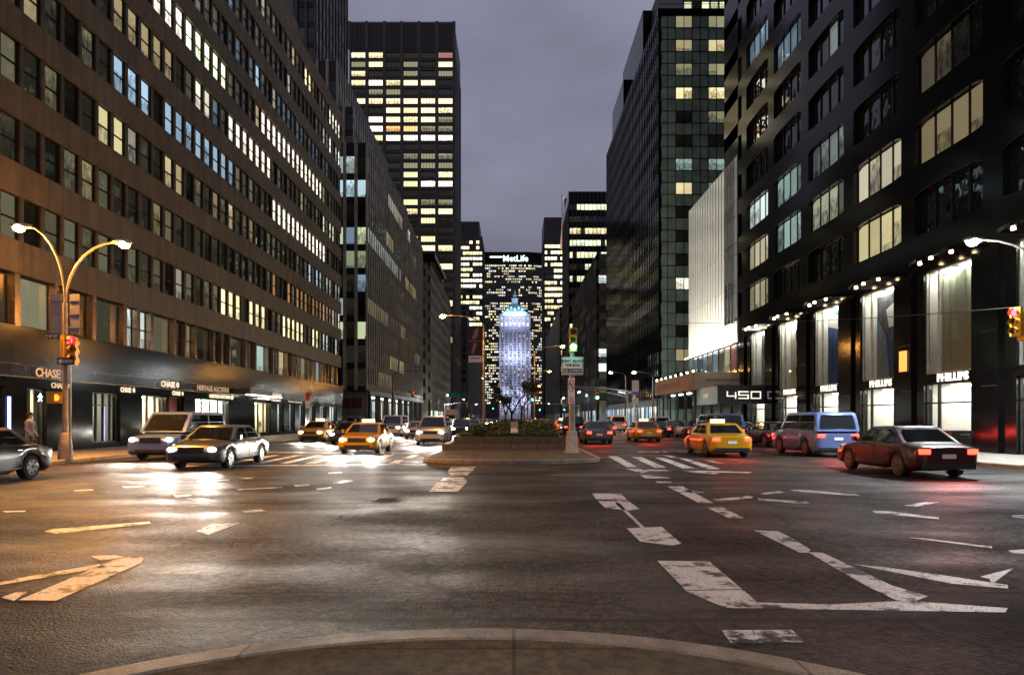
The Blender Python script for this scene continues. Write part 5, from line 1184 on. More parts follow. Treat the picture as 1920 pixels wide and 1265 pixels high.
# walk and hand signals
r_ = thing('pedestrian_signal', 'black pedestrian signal with a white walking figure in front of the bank window', 'signal', (-17.55, 25.4, 2.46), None, world=False)
mb = MB(); mb.box(-.2, .2, 0, .2, -.2, .2); mb.box(-.22, .22, -.06, -.001, .2, .22); mb.build('housing', 'black', r_)
mb = MB(); y = -.012
def poly(*p): mb.face([(a, y, c) for a, c in p])
mb.ball((.01, y, .12), .028, sc=(1, .2, 1)); poly((-.035, .08), (.04, .085), (.035, -.02), (-.02, -.02)); poly((-.02, -.02), (.015, -.02), (-.05, -.15), (-.085, -.15)); poly((.0, -.02), (.035, -.02), (.075, -.14), (.045, -.15)); poly((-.035, .08), (-.01, .07), (-.08, .0), (-.095, .015)); poly((.03, .08), (.045, .065), (.1, .02), (.09, .005))
mb.build('walking_figure', 'walk', r_)
r_ = thing('pedestrian_signal', 'yellow pedestrian signal with a dim orange hand beside the lamp post', 'signal', (-17.0, 25.4, 2.46), None, world=False, rz=R(25))
mb = MB(); mb.box(-.26, .26, 0, .2, -.22, .22); mb.build('housing', 'yellow', r_)
mb = MB(); mb.box(-.02, .1, -.012, -.004, -.12, .03)
for k in range(4): mb.box(-.02 + k * .032, .004 + k * .032, -.012, -.004, .03, .12 - abs(k - 1.5) * .012)
mb.hexa([(.1, -.012, -.08), (.15, -.012, .02), (.13, -.012, .035), (.1, -.012, -.02), (.1, -.004, -.08), (.15, -.004, .02), (.13, -.004, .035), (.1, -.004, -.02)]); mb.build('hand', 'hand', r_)
r_ = thing('sign_post', 'thin grey post carrying the one way sign by the bank', 'post', (-16.3, 25.2, .15)); mb = MB(); mb.tube([(-16.3, 25.2, .15), (-16.3, 25.2, 3.9)], .035, 6); mb.build('post', 'alu', r_)
# parking signs, bus stop, mast arms
r_ = thing('sign_post', 'post with white and blue parking signs near the white lamps', 'post', (13.2 + 2.3, 88, .15))
mb = MB(); mb.tube([(15.5, 86, .15), (15.5, 86, 6.5)], .05, 6); mb.build('post', 'alu', r_)
for z0, z1, m in ((5.0, 6.4, 'signwhite'), (4.55, 5.0, 'signblue'), (3.4, 4.2, 'signwhite')):
    mb = MB(); mb.box(15.1, 15.95, 85.85, 85.92, z0, z1); mb.build('plate', m, r_)
r_ = thing('bus_stop_sign', 'red and white bus stop pole at the kerb by the brown block end', 'sign', (-16.0, 53.5, .15))
mb = MB(); mb.tube([(-15.8, 53.5, .15), (-15.8, 53.5, 4.1)], .05, 6); mb.build('post', 'alu', r_)
mb = MB(); mb.box(-16.17, -15.85, 53.44, 53.5, 3.05, 3.7); mb.build('red_panel', 'signred', r_)
mb = MB(); mb.box(-16.17, -15.85, 53.44, 53.5, 2.45, 3.03); mb.build('white_panel', 'signwhite', r_)
for lab, x, y, L_, z, zz in (('pale mast arm reaching over the tail light lanes at the first crossing', 17.5, 98, -8.5, 5.6, .6), ('second pale mast arm crossing behind the first at the corner', 17.6, 104, -7.5, 5.0, 1.2), ('mast arm with a yellow signal over the far headlight lanes', -17, 172.3, 6.2, 5.2, .4), ('dark mast arm before the corniced stone block', -17, 98.2, 3.2, 5.3, .3), ('low pale mast arm before the green lit tower', 17.3, 176, -9, 4.9, .5)):
    r_ = thing('mast_arm', lab, 'mast arm', (x, y, .15)); mb = MB(); mb.tube([(x, y, .15), (x, y, z + .2)], [.12, .09], 8); mb.build('pole', 'alu', r_)
    mb = MB(); mb.tube([(x, y, z - .2), (x + L_ * .5, y, z + zz * .6), (x + L_, y, z + zz)], [.07, .055, .04], 6); mb.build('arm', 'alu', r_)
# banner on the lamp post
r_ = thing('banner', 'dark plum banner with a pale shape and a white foot on the lamp post', 'banner', (-2.75, 51.1, 7.2))
mb = MB(); mb.box(-3.25, -2.2, 51.05, 51.08, 6.35, 8.5, 0); P_l = [(-3.0, 7.6), (-2.75, 8.3), (-2.5, 8.42), (-2.55, 7.9), (-2.75, 7.55)]; mb.face([(x, 51.03, z) for x, z in P_l][::-1], 1)
mb.face([(x, 51.03, z) for x, z in ((-3.05, 6.5), (-2.85, 7.3), (-2.6, 7.2), (-2.75, 6.9), (-2.9, 6.5))][::-1], 1); mb.box(-3.2, -2.25, 51.03, 51.045, 7.42, 7.46, 1)
mb.build('cloth', [mat('plum_cloth', (.06, .012, .02), .7), mat('pale_pink_print', (.35, .2, .22), .7)], r_)
mb = MB(); mb.box(-3.25, -2.2, 51.05, 51.08, 5.85, 6.34, 0); mb.box(-3.1, -2.4, 51.035, 51.045, 6.12, 6.2, 1); mb.build('printed_foot', ['signwhite', 'signred'], r_)
mb = MB(); mb.tube([(-3.3, 51.15, 8.52), (-2.1, 51.15, 8.52)], .02, 5); mb.build('bracket', 'blackpole', r_)
# cable across the corner
r_ = thing('overhead_cable', 'thin dark cable sagging past the fritted glass and the gallery windows', 'cable', (16, 30, 6))
mb = MB(); pts = []
A_, B_ = Vector((7.4, 56, 9.9)), Vector((19.8, 25.3, 5.9))
for i in range(17): t = i / 16; p = A_.lerp(B_, t); pts.append((p.x, p.y, p.z - 1.6 * 4 * t * (1 - t) * .35))
mb.tube(pts, .018, 5); mb.build('cable', 'black', r_)

# ------------------------------------------------------------ planted island
r_ = thing('planter_wall', 'two low courses of granite blocks round the planted island', 'planter', (0, 33.6, .15))
mb = MB(); 
for i, x0 in enumerate((-3.4, -2.55, -1.3, -.05, 1.2, 2.3)):
    x1 = (-2.55, -1.3, -.05, 1.2, 2.3, 2.95)[i]; mb.box(x0 + .012, x1 - .012, 33.0 + (.0), 33.35, .15, .43)
for i in range(30): mb.box(-3.4, -3.1, 33.37 + i * 1.6, 33.37 + i * 1.6 + 1.57, .15, .42); mb.box(2.75, 3.05, 33.37 + i * 1.6, 33.37 + i * 1.6 + 1.57, .15, .42)
mb.build('lower_course', noisy('dark_granite_block', (.085, .07, .055), .6, 5, .4, .3), r_)
mb = MB(); mb.box(-2.85, 2.6, 33.45, 33.8, .4, .78); mb.box(-2.85, -2.6, 33.81, 81, .4, .76); mb.box(2.35, 2.6, 33.81, 81, .4, .76); mb.build('upper_course', noisy('dark_granite', (.05, .042, .035), .6, 4, .4, .3, joint=((0, 1.4),)), r_)
mb = MB(); mb.box(-2.6, 2.35, 33.8, 81, .5, .72); o = mb.build('planting_soil', 'soil'); o['kind'] = 'structure'
def leaves(mb, pts, n, size, m=0, flat=.5):
    """many small leaf faces spread through the given blobs (centre, radii)"""
    tot = sum(r[0] * r[1] * r[2] for _, r in pts)
    for c, r in pts:
        k = max(6, int(n * r[0] * r[1] * r[2] / tot))
        for _ in range(k):
            while True:
                x, y, z = rnd.uniform(-1, 1), rnd.uniform(-1, 1), rnd.uniform(-1, 1); q = x * x + y * y + z * z
                if .12 < q < 1: break
            p = Vector((c[0] + x * r[0], c[1] + y * r[1], c[2] + z * r[2])); s = size * rnd.uniform(.6, 1.4)
            a = Vector((rnd.gauss(0, 1), rnd.gauss(0, 1), rnd.gauss(0, flat))).normalized(); b_ = a.cross(Vector((rnd.gauss(0, 1), rnd.gauss(0, 1), rnd.gauss(0, 1)))).normalized()
            mb.face([p - a * s, p - b_ * s * .45, p + a * s, p + b_ * s * .45], m)
for lab, x, y, rx, ry, h in (('low dark hedge on the headlight side of the island planting', -1.9, 38, .95, 4.2, .75), ('dense dark hedge on the signal pole side of the island planting', 1.35, 39, 1.15, 5, 1.0), ('hedge behind the white box on the island', -.3, 44, 1.5, 5, .9), ('far hedge along the island before the first crossing', 0, 60, 2.1, 14, .95)):
    r_ = thing('hedge', lab, 'hedge', (x, y, .7)); mb = MB()
    blobs = [((x + rnd.uniform(-.6, .6) * rx, y + rnd.uniform(-.85, .85) * ry, .75 + h * rnd.uniform(.15, .5)), (rx * rnd.uniform(.35, .6), ry * .25, h * rnd.uniform(.3, .5))) for _ in range(14)]
    leaves(mb, blobs, 5200, .085); mb.build('foliage', 'leaf', r_)
    mb = MB()
    for _ in range(14): a = (x + rnd.uniform(-.7, .7) * rx, y + rnd.uniform(-.8, .8) * ry); mb.tube([(a[0], a[1], .6), (a[0] + rnd.uniform(-.2, .2), a[1], .75 + h * .6)], [.02, .008], 4)
    mb.build('stem', 'bark', r_)
mb = MB()
for _ in range(5200):        # leafy ground plants behind the granite
    x, y = rnd.uniform(-2.55, 2.3), 33.85 + rnd.random() ** 1.5 * 6; hh = rnd.uniform(.12, .34); dx, dy = rnd.uniform(-.12, .12), rnd.uniform(-.12, .12); w = rnd.uniform(.012, .03)
    mb.face([(x - w, y, .7), (x + w, y, .7), (x + w + dx, y + dy, .72 + hh * .7), (x + dx * 1.7, y + dy * 1.7, .72 + hh)])
o = mb.build('ground_plants', 'leaf'); tag(o, 'green bladed ground plants behind the granite course', 'plants', kind='stuff')
r_ = thing('utility_box', 'pale metal box standing in the island planting before the tree', 'utility box', (.13, 34.6, .7))
mb = MB(); mb.box(-.06, .3, 34.4, 34.75, .7, 1.18, 0); mb.box(-.07, .31, 34.39, 34.76, 1.19, 1.5, 1); mb.build('body', ['signwhite', 'signback'], r_)
def tree(label, x, y, z0, h, crown_w, n, seed, leafm='leafdark', lean=0, leafs=.07, trunk=.09):
    R_ = random.Random(seed); r_ = thing('street_tree', label, 'tree', (x, y, z0)); mb = MB(); tips = []
    def grow(p, d, ln, r, dep):
        q = p + d * ln; mid = (p + q) / 2 + Vector((R_.uniform(-.05, .05) * ln, R_.uniform(-.05, .05) * ln, 0)); mb.tube([p, mid, q], [r, r * .85, r * .65], 5)
        if dep == 0: tips.append((p, q)); return
        for _ in range(R_.choice((2, 3, 3))):
            nd = (d + Vector((R_.uniform(-.75, .75), R_.uniform(-.75, .75), R_.uniform(-.1, .45)))).normalized(); grow(p + d * ln * R_.uniform(.55, 1), nd, ln * R_.uniform(.55, .8), r * .6, dep - 1)
        if R_.random() < .7: tips.append((mid, q))
    grow(Vector((x, y, z0)), Vector((lean, 0, 1)), h * .32, trunk, 5); mb.build('trunk', 'bark', r_)
    mb = MB()
    for p, q in tips:
        for _ in range(n):
            c = p.lerp(q, R_.random()) + Vector((R_.gauss(0, .12), R_.gauss(0, .12), R_.gauss(0, .1))); s = leafs * R_.uniform(.6, 1.3)
            a = Vector((R_.gauss(0, 1), R_.gauss(0, 1), R_.gauss(0, 1))).normalized(); b_ = a.orthogonal().normalized(); mb.face([c - a * s, c - b_ * s * .5, c + a * s, c + b_ * s * .5])
    mb.build('crown', leafm, r_); return r_
tree('dark leafy tree on the island in front of the floodlit tower', .0, 46, .7, 4.6, 2, 11, 3, trunk=.09, leafs=.085)
tree('thin bare branched tree standing behind the leafy island tree', .9, 62, .7, 6.6, 2, 1, 8, trunk=.1, leafs=.06)
tree('bare tree on the island beside the green signals', 2.4, 78, .7, 7.2, 2, 1, 12, trunk=.12, leafs=.07)
tree('slim tree on the far island with thin twigs', -1.0, 112, .1, 8, 2, 2, 21, trunk=.13, leafs=.08)
tree('tall twiggy tree on the far island toward the tail lights', 2.2, 124, .1, 9.5, 2, 2, 33, trunk=.14, leafs=.08)
# litter bin and kerb bits
r_ = thing('litter_bin', 'dark square litter bin on the pavement outside the gallery door', 'litter bin', (16.9, 25.9, .15))
mb = MB(); mb.box(16.5, 17.25, 25.6, 26.3, .2, .95, 0); mb.box(16.47, 17.28, 25.57, 26.33, .96, 1.22, 0); mb.box(16.53, 17.22, 25.63, 26.27, .15, .2, 0); mb.build('body', 'black', r_)
mb = MB(); mb.box(16.8, 17.15, 25.555, 25.569, 1.05, 1.1); mb.build('label_strip', 'signback', r_)
for i, (x, y) in enumerate(((16.9, 40.5), (16.9, 47), (16.9, 53.5), (16.9, 60), (-17.0, 46), (-17.0, 60), (-17, 74))):
    r_ = thing('parking_meter', ['meter nearest the litter bin along the gallery kerb', 'second meter along the gallery kerb', 'third meter along the gallery kerb', 'meter at the kerb beside the 450 canopy', 'meter at the kerb by the auction house window', 'meter at the kerb below the bus stop side shops', 'last meter at the kerb before the finned block'][i], 'parking meter', (x, y, .15), 'parking meters along the kerbs')
    mb = MB(); mb.tube([(x, y, .15), (x, y, 1.15)], .03, 6); mb.build('post', 'alu', r_)
    mb = MB(); mb.tube([(x, y, 1.1), (x, y, 1.18), (x, y, 1.38), (x, y, 1.46)], [.05, .1, .1, .04], 8); mb.build('head', 'signback', r_)
#--VEHICLES--
M['rimmetal'] = mat('rim_metal', (.2, .2, .2), .35, .8)
def wheel(root, x, y, r, w=.2):
    mb = MB(); s = 1 if x > 0 else -1
    mb.tube([(x - s * w, y, r), (x - s * .02, y, r), (x, y, r)], [r, r, r * .93], 18); t = mb.build('wheel', 'rubber', root)
    mb = MB(); mb.tube([(x - s * .0, y, r), (x + s * .006, y, r)], [r * .66, r * .66], 16, 1)
    for k in range(7):
        a = 2 * math.pi * k / 7; ca, sa = math.cos(a), math.sin(a); q = []
        for dx in (.007, .02):
            for rr_, ww in ((.1, .14), (.62, .09)):
                for e in (-1, 1): q.append((x + s * dx, y + r * (rr_ * ca - e * ww * sa), r + r * (rr_ * sa + e * ww * ca)))
        mb.hexa([q[0], q[1], q[3], q[2], q[4], q[5], q[7], q[6]])
    rows = [[(x + s * dx, y + r * f * math.cos(2 * math.pi * j / 18), r + r * f * math.sin(2 * math.pi * j / 18)) for j in range(18)] for dx, f in ((.008, .68), (.02, .66), (.02, .6), (.008, .59))]
    mb.grid(rows, 0, True); mb.build('rim', ['rimmetal', 'black'], t)
def car(label, x, y, heading, paint, kind='sedan', lights=True, near=True, cat=None, group=None, beam=0, tail=False, brake=0):
    """heading 'to' the camera or 'away'"""
    Lh, wd, hr = {'sedan': (2.4, .91, 1.45), 'taxi': (2.4, .92, 1.47), 'suv': (2.4, .96, 1.82), 'van': (2.55, 1.0, 1.95)}[kind]
    rz = (R(180) if heading == 'to' else 0) if not isinstance(heading, (int, float)) else heading
    nm = {'sedan': 'car', 'taxi': 'taxi', 'suv': 'suv', 'van': 'van'}[kind]
    root = thing(nm, label, cat or {'suv': 'car'}.get(nm, nm), (x, y, 0), group, world=False, rz=rz)
    hood = {'sedan': .93, 'taxi': .95, 'suv': 1.08, 'van': 1.1}[kind]; belt = hood + .05; wr = .34 if kind in ('sedan', 'taxi') else .38
    ya, yb = 1.45, -1.42
    def body_top(t):
        if t > Lh - .25: return hood - .32 + (Lh - t) * .7
        if t > 1.0: return hood - .15 * (t - 1.0) / 1.15
        if kind in ('suv', 'van'): return belt + (.0 if t > -Lh + .1 else -.15)
        return belt if t > -1.7 else belt - .02 - .1 * (-1.7 - t) / .7
    st = sorted(set([-Lh, -Lh + .015, -Lh + .05, -Lh + .1, -Lh + .18, -Lh + .4, 1.0, 1.2, Lh - .5, Lh - .25, Lh - .15, Lh - .08, Lh - .04, Lh - .012, Lh] + [yb + wr * 1.14 * math.cos(math.pi * k / 8) for k in range(9)] + [ya + wr * 1.14 * math.cos(math.pi * k / 8) for k in range(9)] + [-.6, -.2, .2, .6]))
    rows = []
    for t in st:
        e = max(0, (abs(t) - (Lh - .45)) / .45); q_ = max(0, abs(t) - (Lh - .16)) / .16; cf = .72 + .28 * math.sqrt(max(0, 1 - q_ * q_)); w = wd * (1 - .08 * e ** 2.2) * cf; zt = body_top(t) - .10 * (1 - cf)
        zb = .2 + .14 * e ** 2
        for yc in (ya, yb):
            q = (wr * 1.14) ** 2 - (t - yc) ** 2
            if q > -1e-6: zb = max(zb, wr + math.sqrt(max(q, 0)) * .93)
        zb = min(zb, zt - .06)
        hh = zt - zb; prof = [(0, zb), (w * .9, zb), (w * .965, zb + hh * .05), (w * .99, zb + hh * .16), (w * .985, zb + hh * .34), (w, zb + hh * .5), (w * .995, zb + hh * .66), (w * .975, zb + hh * .82), (w * .945, zb + hh * .92), (w * .9, zt - .01), (w * .82, zt + .012), (w * .55, zt + .028), (0, zt + .035)]
        rows.append([(a, t, z) for a, z in prof] + [(-a, t, z) for a, z in prof[-2:0:-1]])
    mb = MB(); mb.grid(rows, 0, True); mb.face(rows[0]); mb.face(rows[-1][::-1])
    # glasshouse: base and roof outlines
    b0, b1 = {'sedan': (1.12, -1.62), 'taxi': (1.12, -1.62), 'suv': (1.15, -2.3), 'van': (1.55, -2.48)}[kind]
    r0, r1 = {'sedan': (.35, -.9), 'taxi': (.35, -.95), 'suv': (.45, -1.95), 'van': (.75, -2.3)}[kind]
    tw = wd * (.74 if kind != 'van' else .84); bw = wd * .93
    B = [(-bw, b0 - .12), (bw, b0 - .12), (bw, b1 + .1), (-bw, b1 + .1)]
    rr = [[(x_ * f, (yy * (1 - k) + yr * k), belt - .03 + (hr - .05 - belt + .03) * k) for (x_, yy, yr) in ((-1, b0, r0), (-.96, b0 + .02, r0 + .03), (0, b0 + .06, r0 + .07), (.96, b0 + .02, r0 + .03), (1, b0, r0), (1, (b0 + b1) / 2, (r0 + r1) / 2), (1, b1, r1), (.96, b1 - .02, r1 - .02), (0, b1 - .05, r1 - .05), (-.96, b1 - .02, r1 - .02), (-1, b1, r1), (-1, (b0 + b1) / 2, (r0 + r1) / 2))] for k, f in ((0, bw), (.5, (bw + tw) / 2 + .02), (1, tw))]
    rr.append([(p[0] * .9, p[1] * .96 + (r0 + r1) / 2 * .04, hr - .01) for p in rr[2]]); rr.append([(p[0] * .4, (p[1] - (r0 + r1) / 2) * .5 + (r0 + r1) / 2, hr + .01) for p in rr[2]])
    mb.grid(rr, 0, True); mb.face(rr[-1]); mb.build('body', paintmat(*paint), root)
    kz = lambda k: belt - .03 + (hr - .05 - belt + .03) * k
    lx = lambda k: bw + (tw - bw) * k
    def gl(name, pts): m_ = MB(); m_.face(pts); m_.build(name, 'carglass', root)
    f_y = lambda k: b0 + (r0 - b0) * k; r_y = lambda k: b1 + (r1 - b1) * k
    for s in (-1, 1):
        e = .014
        k0, k1 = .1, .9; ymid = (r0 + r1) / 2 + .1
        def sp(yv, k): return (s * (lx(k) + .016 + .016 * (1 - abs(2 * k - 1))), yv, kz(k))
        gl('window', [sp(f_y(k0) - .22, k0), sp(f_y(k1) - .12, k1), sp(ymid + .04, k1), sp(ymid + .04, k0)][::s])
        gl('window', [sp(ymid - .05, k0), sp(ymid - .05, k1), sp(r_y(k1) + .14, k1), sp(r_y(k0) + .26, k0)][::s])
    def fp(x_, k, front):
        yy = (f_y(k) + .075) if front else (r_y(k) - .066); return (x_ * lx(k), yy, kz(k) + .005)
    gl('windscreen', [fp(-.86, .08, 1), fp(.86, .08, 1), fp(.84, .92, 1), fp(-.84, .92, 1)]); gl('rear_window', [fp(.84, .15, 0), fp(-.84, .15, 0), fp(-.8, .9, 0), fp(.8, .9, 0)])
    for yc in (ya, yb):
        for s in (-1, 1): wheel(root, s * (wd - .02), yc, wr)
    hz = hood - .26
    if near and y < 60:       # door gaps, handles, lower grille
        m_ = MB()
        for s in (-1, 1):
            for t in (.98, (r0 + r1) / 2 + .1, -1.02):
                zt = body_top(t); zb = .36; m_.tube([(s * wd * .992, t, zb), (s * (wd + .002), t, (zb + zt) / 2), (s * wd * .978, t, zb + (zt - zb) * .82), (s * wd * .9, t, zt)], .007, 4)
            m_.tube([(s * wd * .995, 1.0, .34), (s * wd * .995, -.98, .34)], .008, 4)
        m_.tube([(-wd * .78, 1.1, hood + .03), (-wd * .68, Lh - .3, hood - .09)], .006, 4); m_.tube([(wd * .78, 1.1, hood + .03), (wd * .68, Lh - .3, hood - .09)], .006, 4)
        m_.build('panel_gaps', 'black', root)
        for s in (-1, 1):
            for t in (.16, -.86): m_ = MB(); m_.box(s * (wd + .004) - .012, s * (wd + .004) + .012, t - .16, t, belt - .17, belt - .14); m_.build('door_handle', 'chrome', root)
        m_ = MB(); m_.box(-.6, .6, Lh - .05, Lh + .005, .32, .44); m_.build('lower_grille', 'black', root)
        m_ = MB(); m_.box(-.44, .44, Lh - .02, Lh + .02, hz + .06, hz + .08); m_.box(-.44, .44, Lh - .02, Lh + .02, hz - .03, hz - .02); m_.build('grille_bar', 'chrome', root)
    for s in (-1, 1):
        mb = MB(); mb.ball((s * (wd * .72), Lh - .06, hz), .09 if y < 100 else .16, sc=(1.5, .8, .8)); mb.build('headlight', 'head' if (lights and heading == 'to') else 'chrome', root)
        mb = MB(); mb.box(s * wd * .72 - .14, s * wd * .72 + .14, -Lh - .015, -Lh + .1, hz + .02, hz + .16); mb.build('tail_light', 'tail' if tail else 'signred', root)
        mb = MB(); mb.box(s * (wd + .02) - .1 * (s < 0), s * (wd + .02) + .1 * (s > 0), .78, .95, belt - .02, belt + .13); mb.build('mirror', paintmat(*paint), root)
    mb = MB(); mb.box(-.42, .42, Lh - .02, Lh + .012, hz - .12, hz + .06); mb.build('grille', 'black', root)
    mb = MB(); mb.box(-.19, .19, -Lh - .02, -Lh + .02, hz - .1, hz + .02); mb.build('number_plate', 'signwhite', root)
    mb = MB(); mb.box(-wd * .8, wd * .8, -Lh - .03, -Lh + .08, .28, .42); mb.build('bumper', 'black', root)
    if kind == 'taxi': mb = MB(); mb.box(-.3, .3, -.35, -.15, hr + .01, hr + .16); mb.build('roof_light', M.setdefault('roofsign', mat('taxi_roof_sign', (1, .9, .5), .5, emit=(1, .8, .35), es=3)), root)
    if beam:
        for s in (-1, 1): lamp('headlight_beam', 'SPOT', (s * wd * .72, Lh + .12, hz), beam, (1, .94, .82), root, spot_size=R(75), spot_blend=.9, shadow_soft_size=.08, rot=(R(80), 0, 0))
    if brake: lamp('tail_light_glow', 'AREA', (0, -Lh - .12, hz + .05), brake, (1, .05, .03), root, shape='RECTANGLE', size=1.5, size_y=.12, rot=(R(-80), 0, 0))
    return root
BLK = ('black', (.01, .01, .012)); SIL = ('silver', (.35, .35, .36)); WHT = ('white', (.6, .6, .6)); YLW = ('yellow', (.75, .38, .01)); GRY = ('grey', (.09, .09, .1)); DBL = ('dark_blue', (.01, .02, .07)); RED = ('dark_red', (.05, .006, .006)); LBL = ('light_blue', (.13, .19, .42))
car('dark grey car coming on in the middle lane with glaring headlights, closest to the crossing', -10.4, 24.5, 'to', GRY, beam=1100)
car('yellow taxi coming on behind the first grey car with headlights on', -7.2, 34, 'to', YLW, 'taxi', beam=1000)
car('pale blue van coming on along the bank kerb lane', -14.3, 29.5, 'to', LBL, 'van', beam=1000)
car('black car coming on at the near edge of the frame on the bank side', -14.2, 17.5, 'to', BLK, beam=1000)
car('white suv coming on in the lane beside the island', -5.0, 44, 'to', WHT, 'suv', beam=1000)
car('smaller dark grey car coming on directly behind the first taxi', -10.6, 45, 'to', GRY, beam=900)
onc = [(-14.1, 50, BLK, 'taxi', 'taxi'), (-7.6, 56, SIL, 'sedan', ''), (-11.0, 64, WHT, 'van', ''), (-4.9, 67, BLK, 'sedan', ''), (-7.9, 80, YLW, 'taxi', ''), (-11.4, 86, GRY, 'suv', ''), (-5.2, 94, SIL, 'sedan', ''), (-8.4, 108, BLK, 'sedan', ''), (-12.0, 112, WHT, 'suv', ''), (-5.2, 124, GRY, 'sedan', ''), (-9, 138, YLW, 'taxi', ''), (-5.3, 156, WHT, 'sedan', ''), (-12, 160, BLK, 'suv', ''), (-8.6, 186, SIL, 'sedan', ''), (-5.2, 205, BLK, 'sedan', ''), (-11.8, 215, GRY, 'suv', ''), (-6, 250, WHT, 'sedan', ''), (-9, 290, BLK, 'sedan', '')]
lab_on = ['yellow taxi by the kerb behind the pale blue van', 'silver car in the third lane, headlights on, behind the first taxi', 'white van coming on before the finned block', 'black car beside the island behind the white suv', 'second yellow taxi in the headlight lanes, before the crossing', 'grey suv with headlights on at the first crossing', 'silver car at the crossing beside the island end',
          'black car just past the first crossing, headlights on', 'white suv past the first crossing by the finned block arcade', 'grey car beside the second island, headlights on', 'small yellow taxi coming on before the corniced stone block', 'white car beside the second island end', 'black suv coming on near the corniced stone block', 'tiny silver car coming on past the second crossing', 'tiny black car coming on beside the third island', 'tiny grey suv coming on before the tall skyscraper', 'tiny white car far off with headlights on', 'farthest tiny black car with headlights on']
GO = 'cars coming on with headlights lit'; GA = 'cars driving away with tail lights lit'; GP_ = 'cars parked along the gallery kerb'; GQ = 'cars parked along the bank side kerb'
for (x, y, p, k, _), lb in zip(onc, lab_on): car(lb, x, y, 'to', YLW if k == 'taxi' else p, k, group=GO, beam=700 if y < 130 else 0)
car('yellow taxi driving away over the crosswalk with red tail lights', 9.4, 31.5, 'away', YLW, 'taxi', tail=True, brake=30)
car('dark red car driving away at the frame side with bright tail lights', 12.1, 21.3, 'away', RED, tail=True, brake=34)
car('pale blue van driving away in the kerb lane before the gallery', 14.0, 31.8, 'away', LBL, 'van', tail=True, brake=22)
car('second pale blue van driving away in front of the 450 canopy', 12.9, 43, 'away', LBL, 'van', tail=True, brake=30)
awy = [(5.6, 46, GRY, 'sedan'), (9.6, 50, YLW, 'taxi'), (5.4, 62, BLK, 'suv'), (9.2, 68, SIL, 'sedan'), (12.6, 60, BLK, 'sedan'), (5.8, 80, YLW, 'taxi'), (12.4, 82, WHT, 'van'), (8.8, 92, BLK, 'sedan'), (5.5, 106, RED, 'sedan'), (9.2, 116, YLW, 'taxi'), (12.5, 128, GRY, 'suv'), (5.6, 134, SIL, 'sedan'), (8.8, 152, BLK, 'sedan'), (5.6, 170, YLW, 'taxi'), (9, 196, BLK, 'suv'), (5.6, 222, GRY, 'sedan'), (9, 262, RED, 'sedan')]
lab_aw = ['grey car driving away beside the island hedge', 'second yellow taxi driving away, behind the crosswalk taxi', 'black suv driving away beside the island', 'silver car driving away before the building shed', 'black car driving away beside the second blue van', 'yellow taxi driving away near the first crossing', 'white van driving away beside the building shed', 'black car driving away at the first crossing', 'dark red car driving away beside the second island', 'small yellow taxi driving away by the glass grid block', 'grey suv driving away by the glass grid block', 'small silver car driving away beside the second island', 'small black car driving away before the second crossing', 'tiny yellow taxi driving away at the second crossing', 'tiny black suv driving away before the green lit tower', 'tiny grey car driving away far down the avenue', 'farthest tiny dark red car driving away']
for (x, y, p, k), lb in zip(awy, lab_aw): car(lb, x, y, 'away', p, k, group=GA, tail=True, brake=22 if y < 100 else 0)
prk = [(15.5, 41.0, BLK, 'sedan', 1), (15.5, 47.2, DBL, 'sedan', 0), (15.5, 53.4, SIL, 'suv', 0), (15.5, 59.6, BLK, 'sedan', 0), (15.5, 66, GRY, 'sedan', 0), (15.5, 72.4, WHT, 'suv', 1), (15.5, 79, BLK, 'sedan', 0)]
lab_pk = ['black car stopped at the gallery kerb with red tail lights', 'dark blue car parked in front of the black one at the gallery kerb', 'silver suv parked below the 450 canopy', 'black car parked before the 450 canopy end', 'grey car parked beside the building shed', 'white suv parked beside the shed with tail lights on', 'black car parked at the far end of the shed']
for (x, y, p, k, t), lb in zip(prk, lab_pk): car(lb, x, y, 'away', p, k, group=GP_, tail=bool(t), brake=8 * t)
prl = [(-15.8, 62, BLK, 'sedan'), (-15.8, 68.5, GRY, 'suv'), (-15.8, 75, DBL, 'sedan'), (-15.8, 81.5, BLK, 'sedan')]
for (x, y, p, k), lb in zip(prl, ['black car parked by the bus stop pole', 'grey suv parked at the end of the brown block', 'dark blue car parked before the side street', 'last black car parked before the side street']): car(lb, x, y, 'to', p, k, lights=False, group=GQ)
# box truck far on the headlight side
r_ = thing('box_truck', 'pinkish box truck coming on before the corniced stone block', 'truck', (-12.9, 146, 0), world=False, rz=R(180))
mb = MB(); mb.box(-1.2, 1.2, -4.2, 1.6, .8, 3.5); mb.build('cargo_box', noisy('truck_box', (.55, .42, .36), .6, 2, .15, 0), r_)
mb = MB(); mb.box(-1.1, 1.1, 1.75, 3.3, .6, 2.5); mb.box(-1.1, 1.1, 3.3, 4.0, .5, 1.5); mb.build('cab', paintmat(*WHT), r_)
mb = MB(); mb.face([(-1, 3.32, 1.55), (1, 3.32, 1.55), (.95, 3.31, 2.35), (-.95, 3.31, 2.35)]); mb.build('windscreen', 'carglass', r_)
for s in (-1, 1):
    mb = MB(); mb.ball((s * .85, 4.02, .95), .13); mb.build('headlight', 'head', r_)
    wheel(r_, s * 1.1, 2.9, .45); wheel(r_, s * 1.15, -2.6, .45)
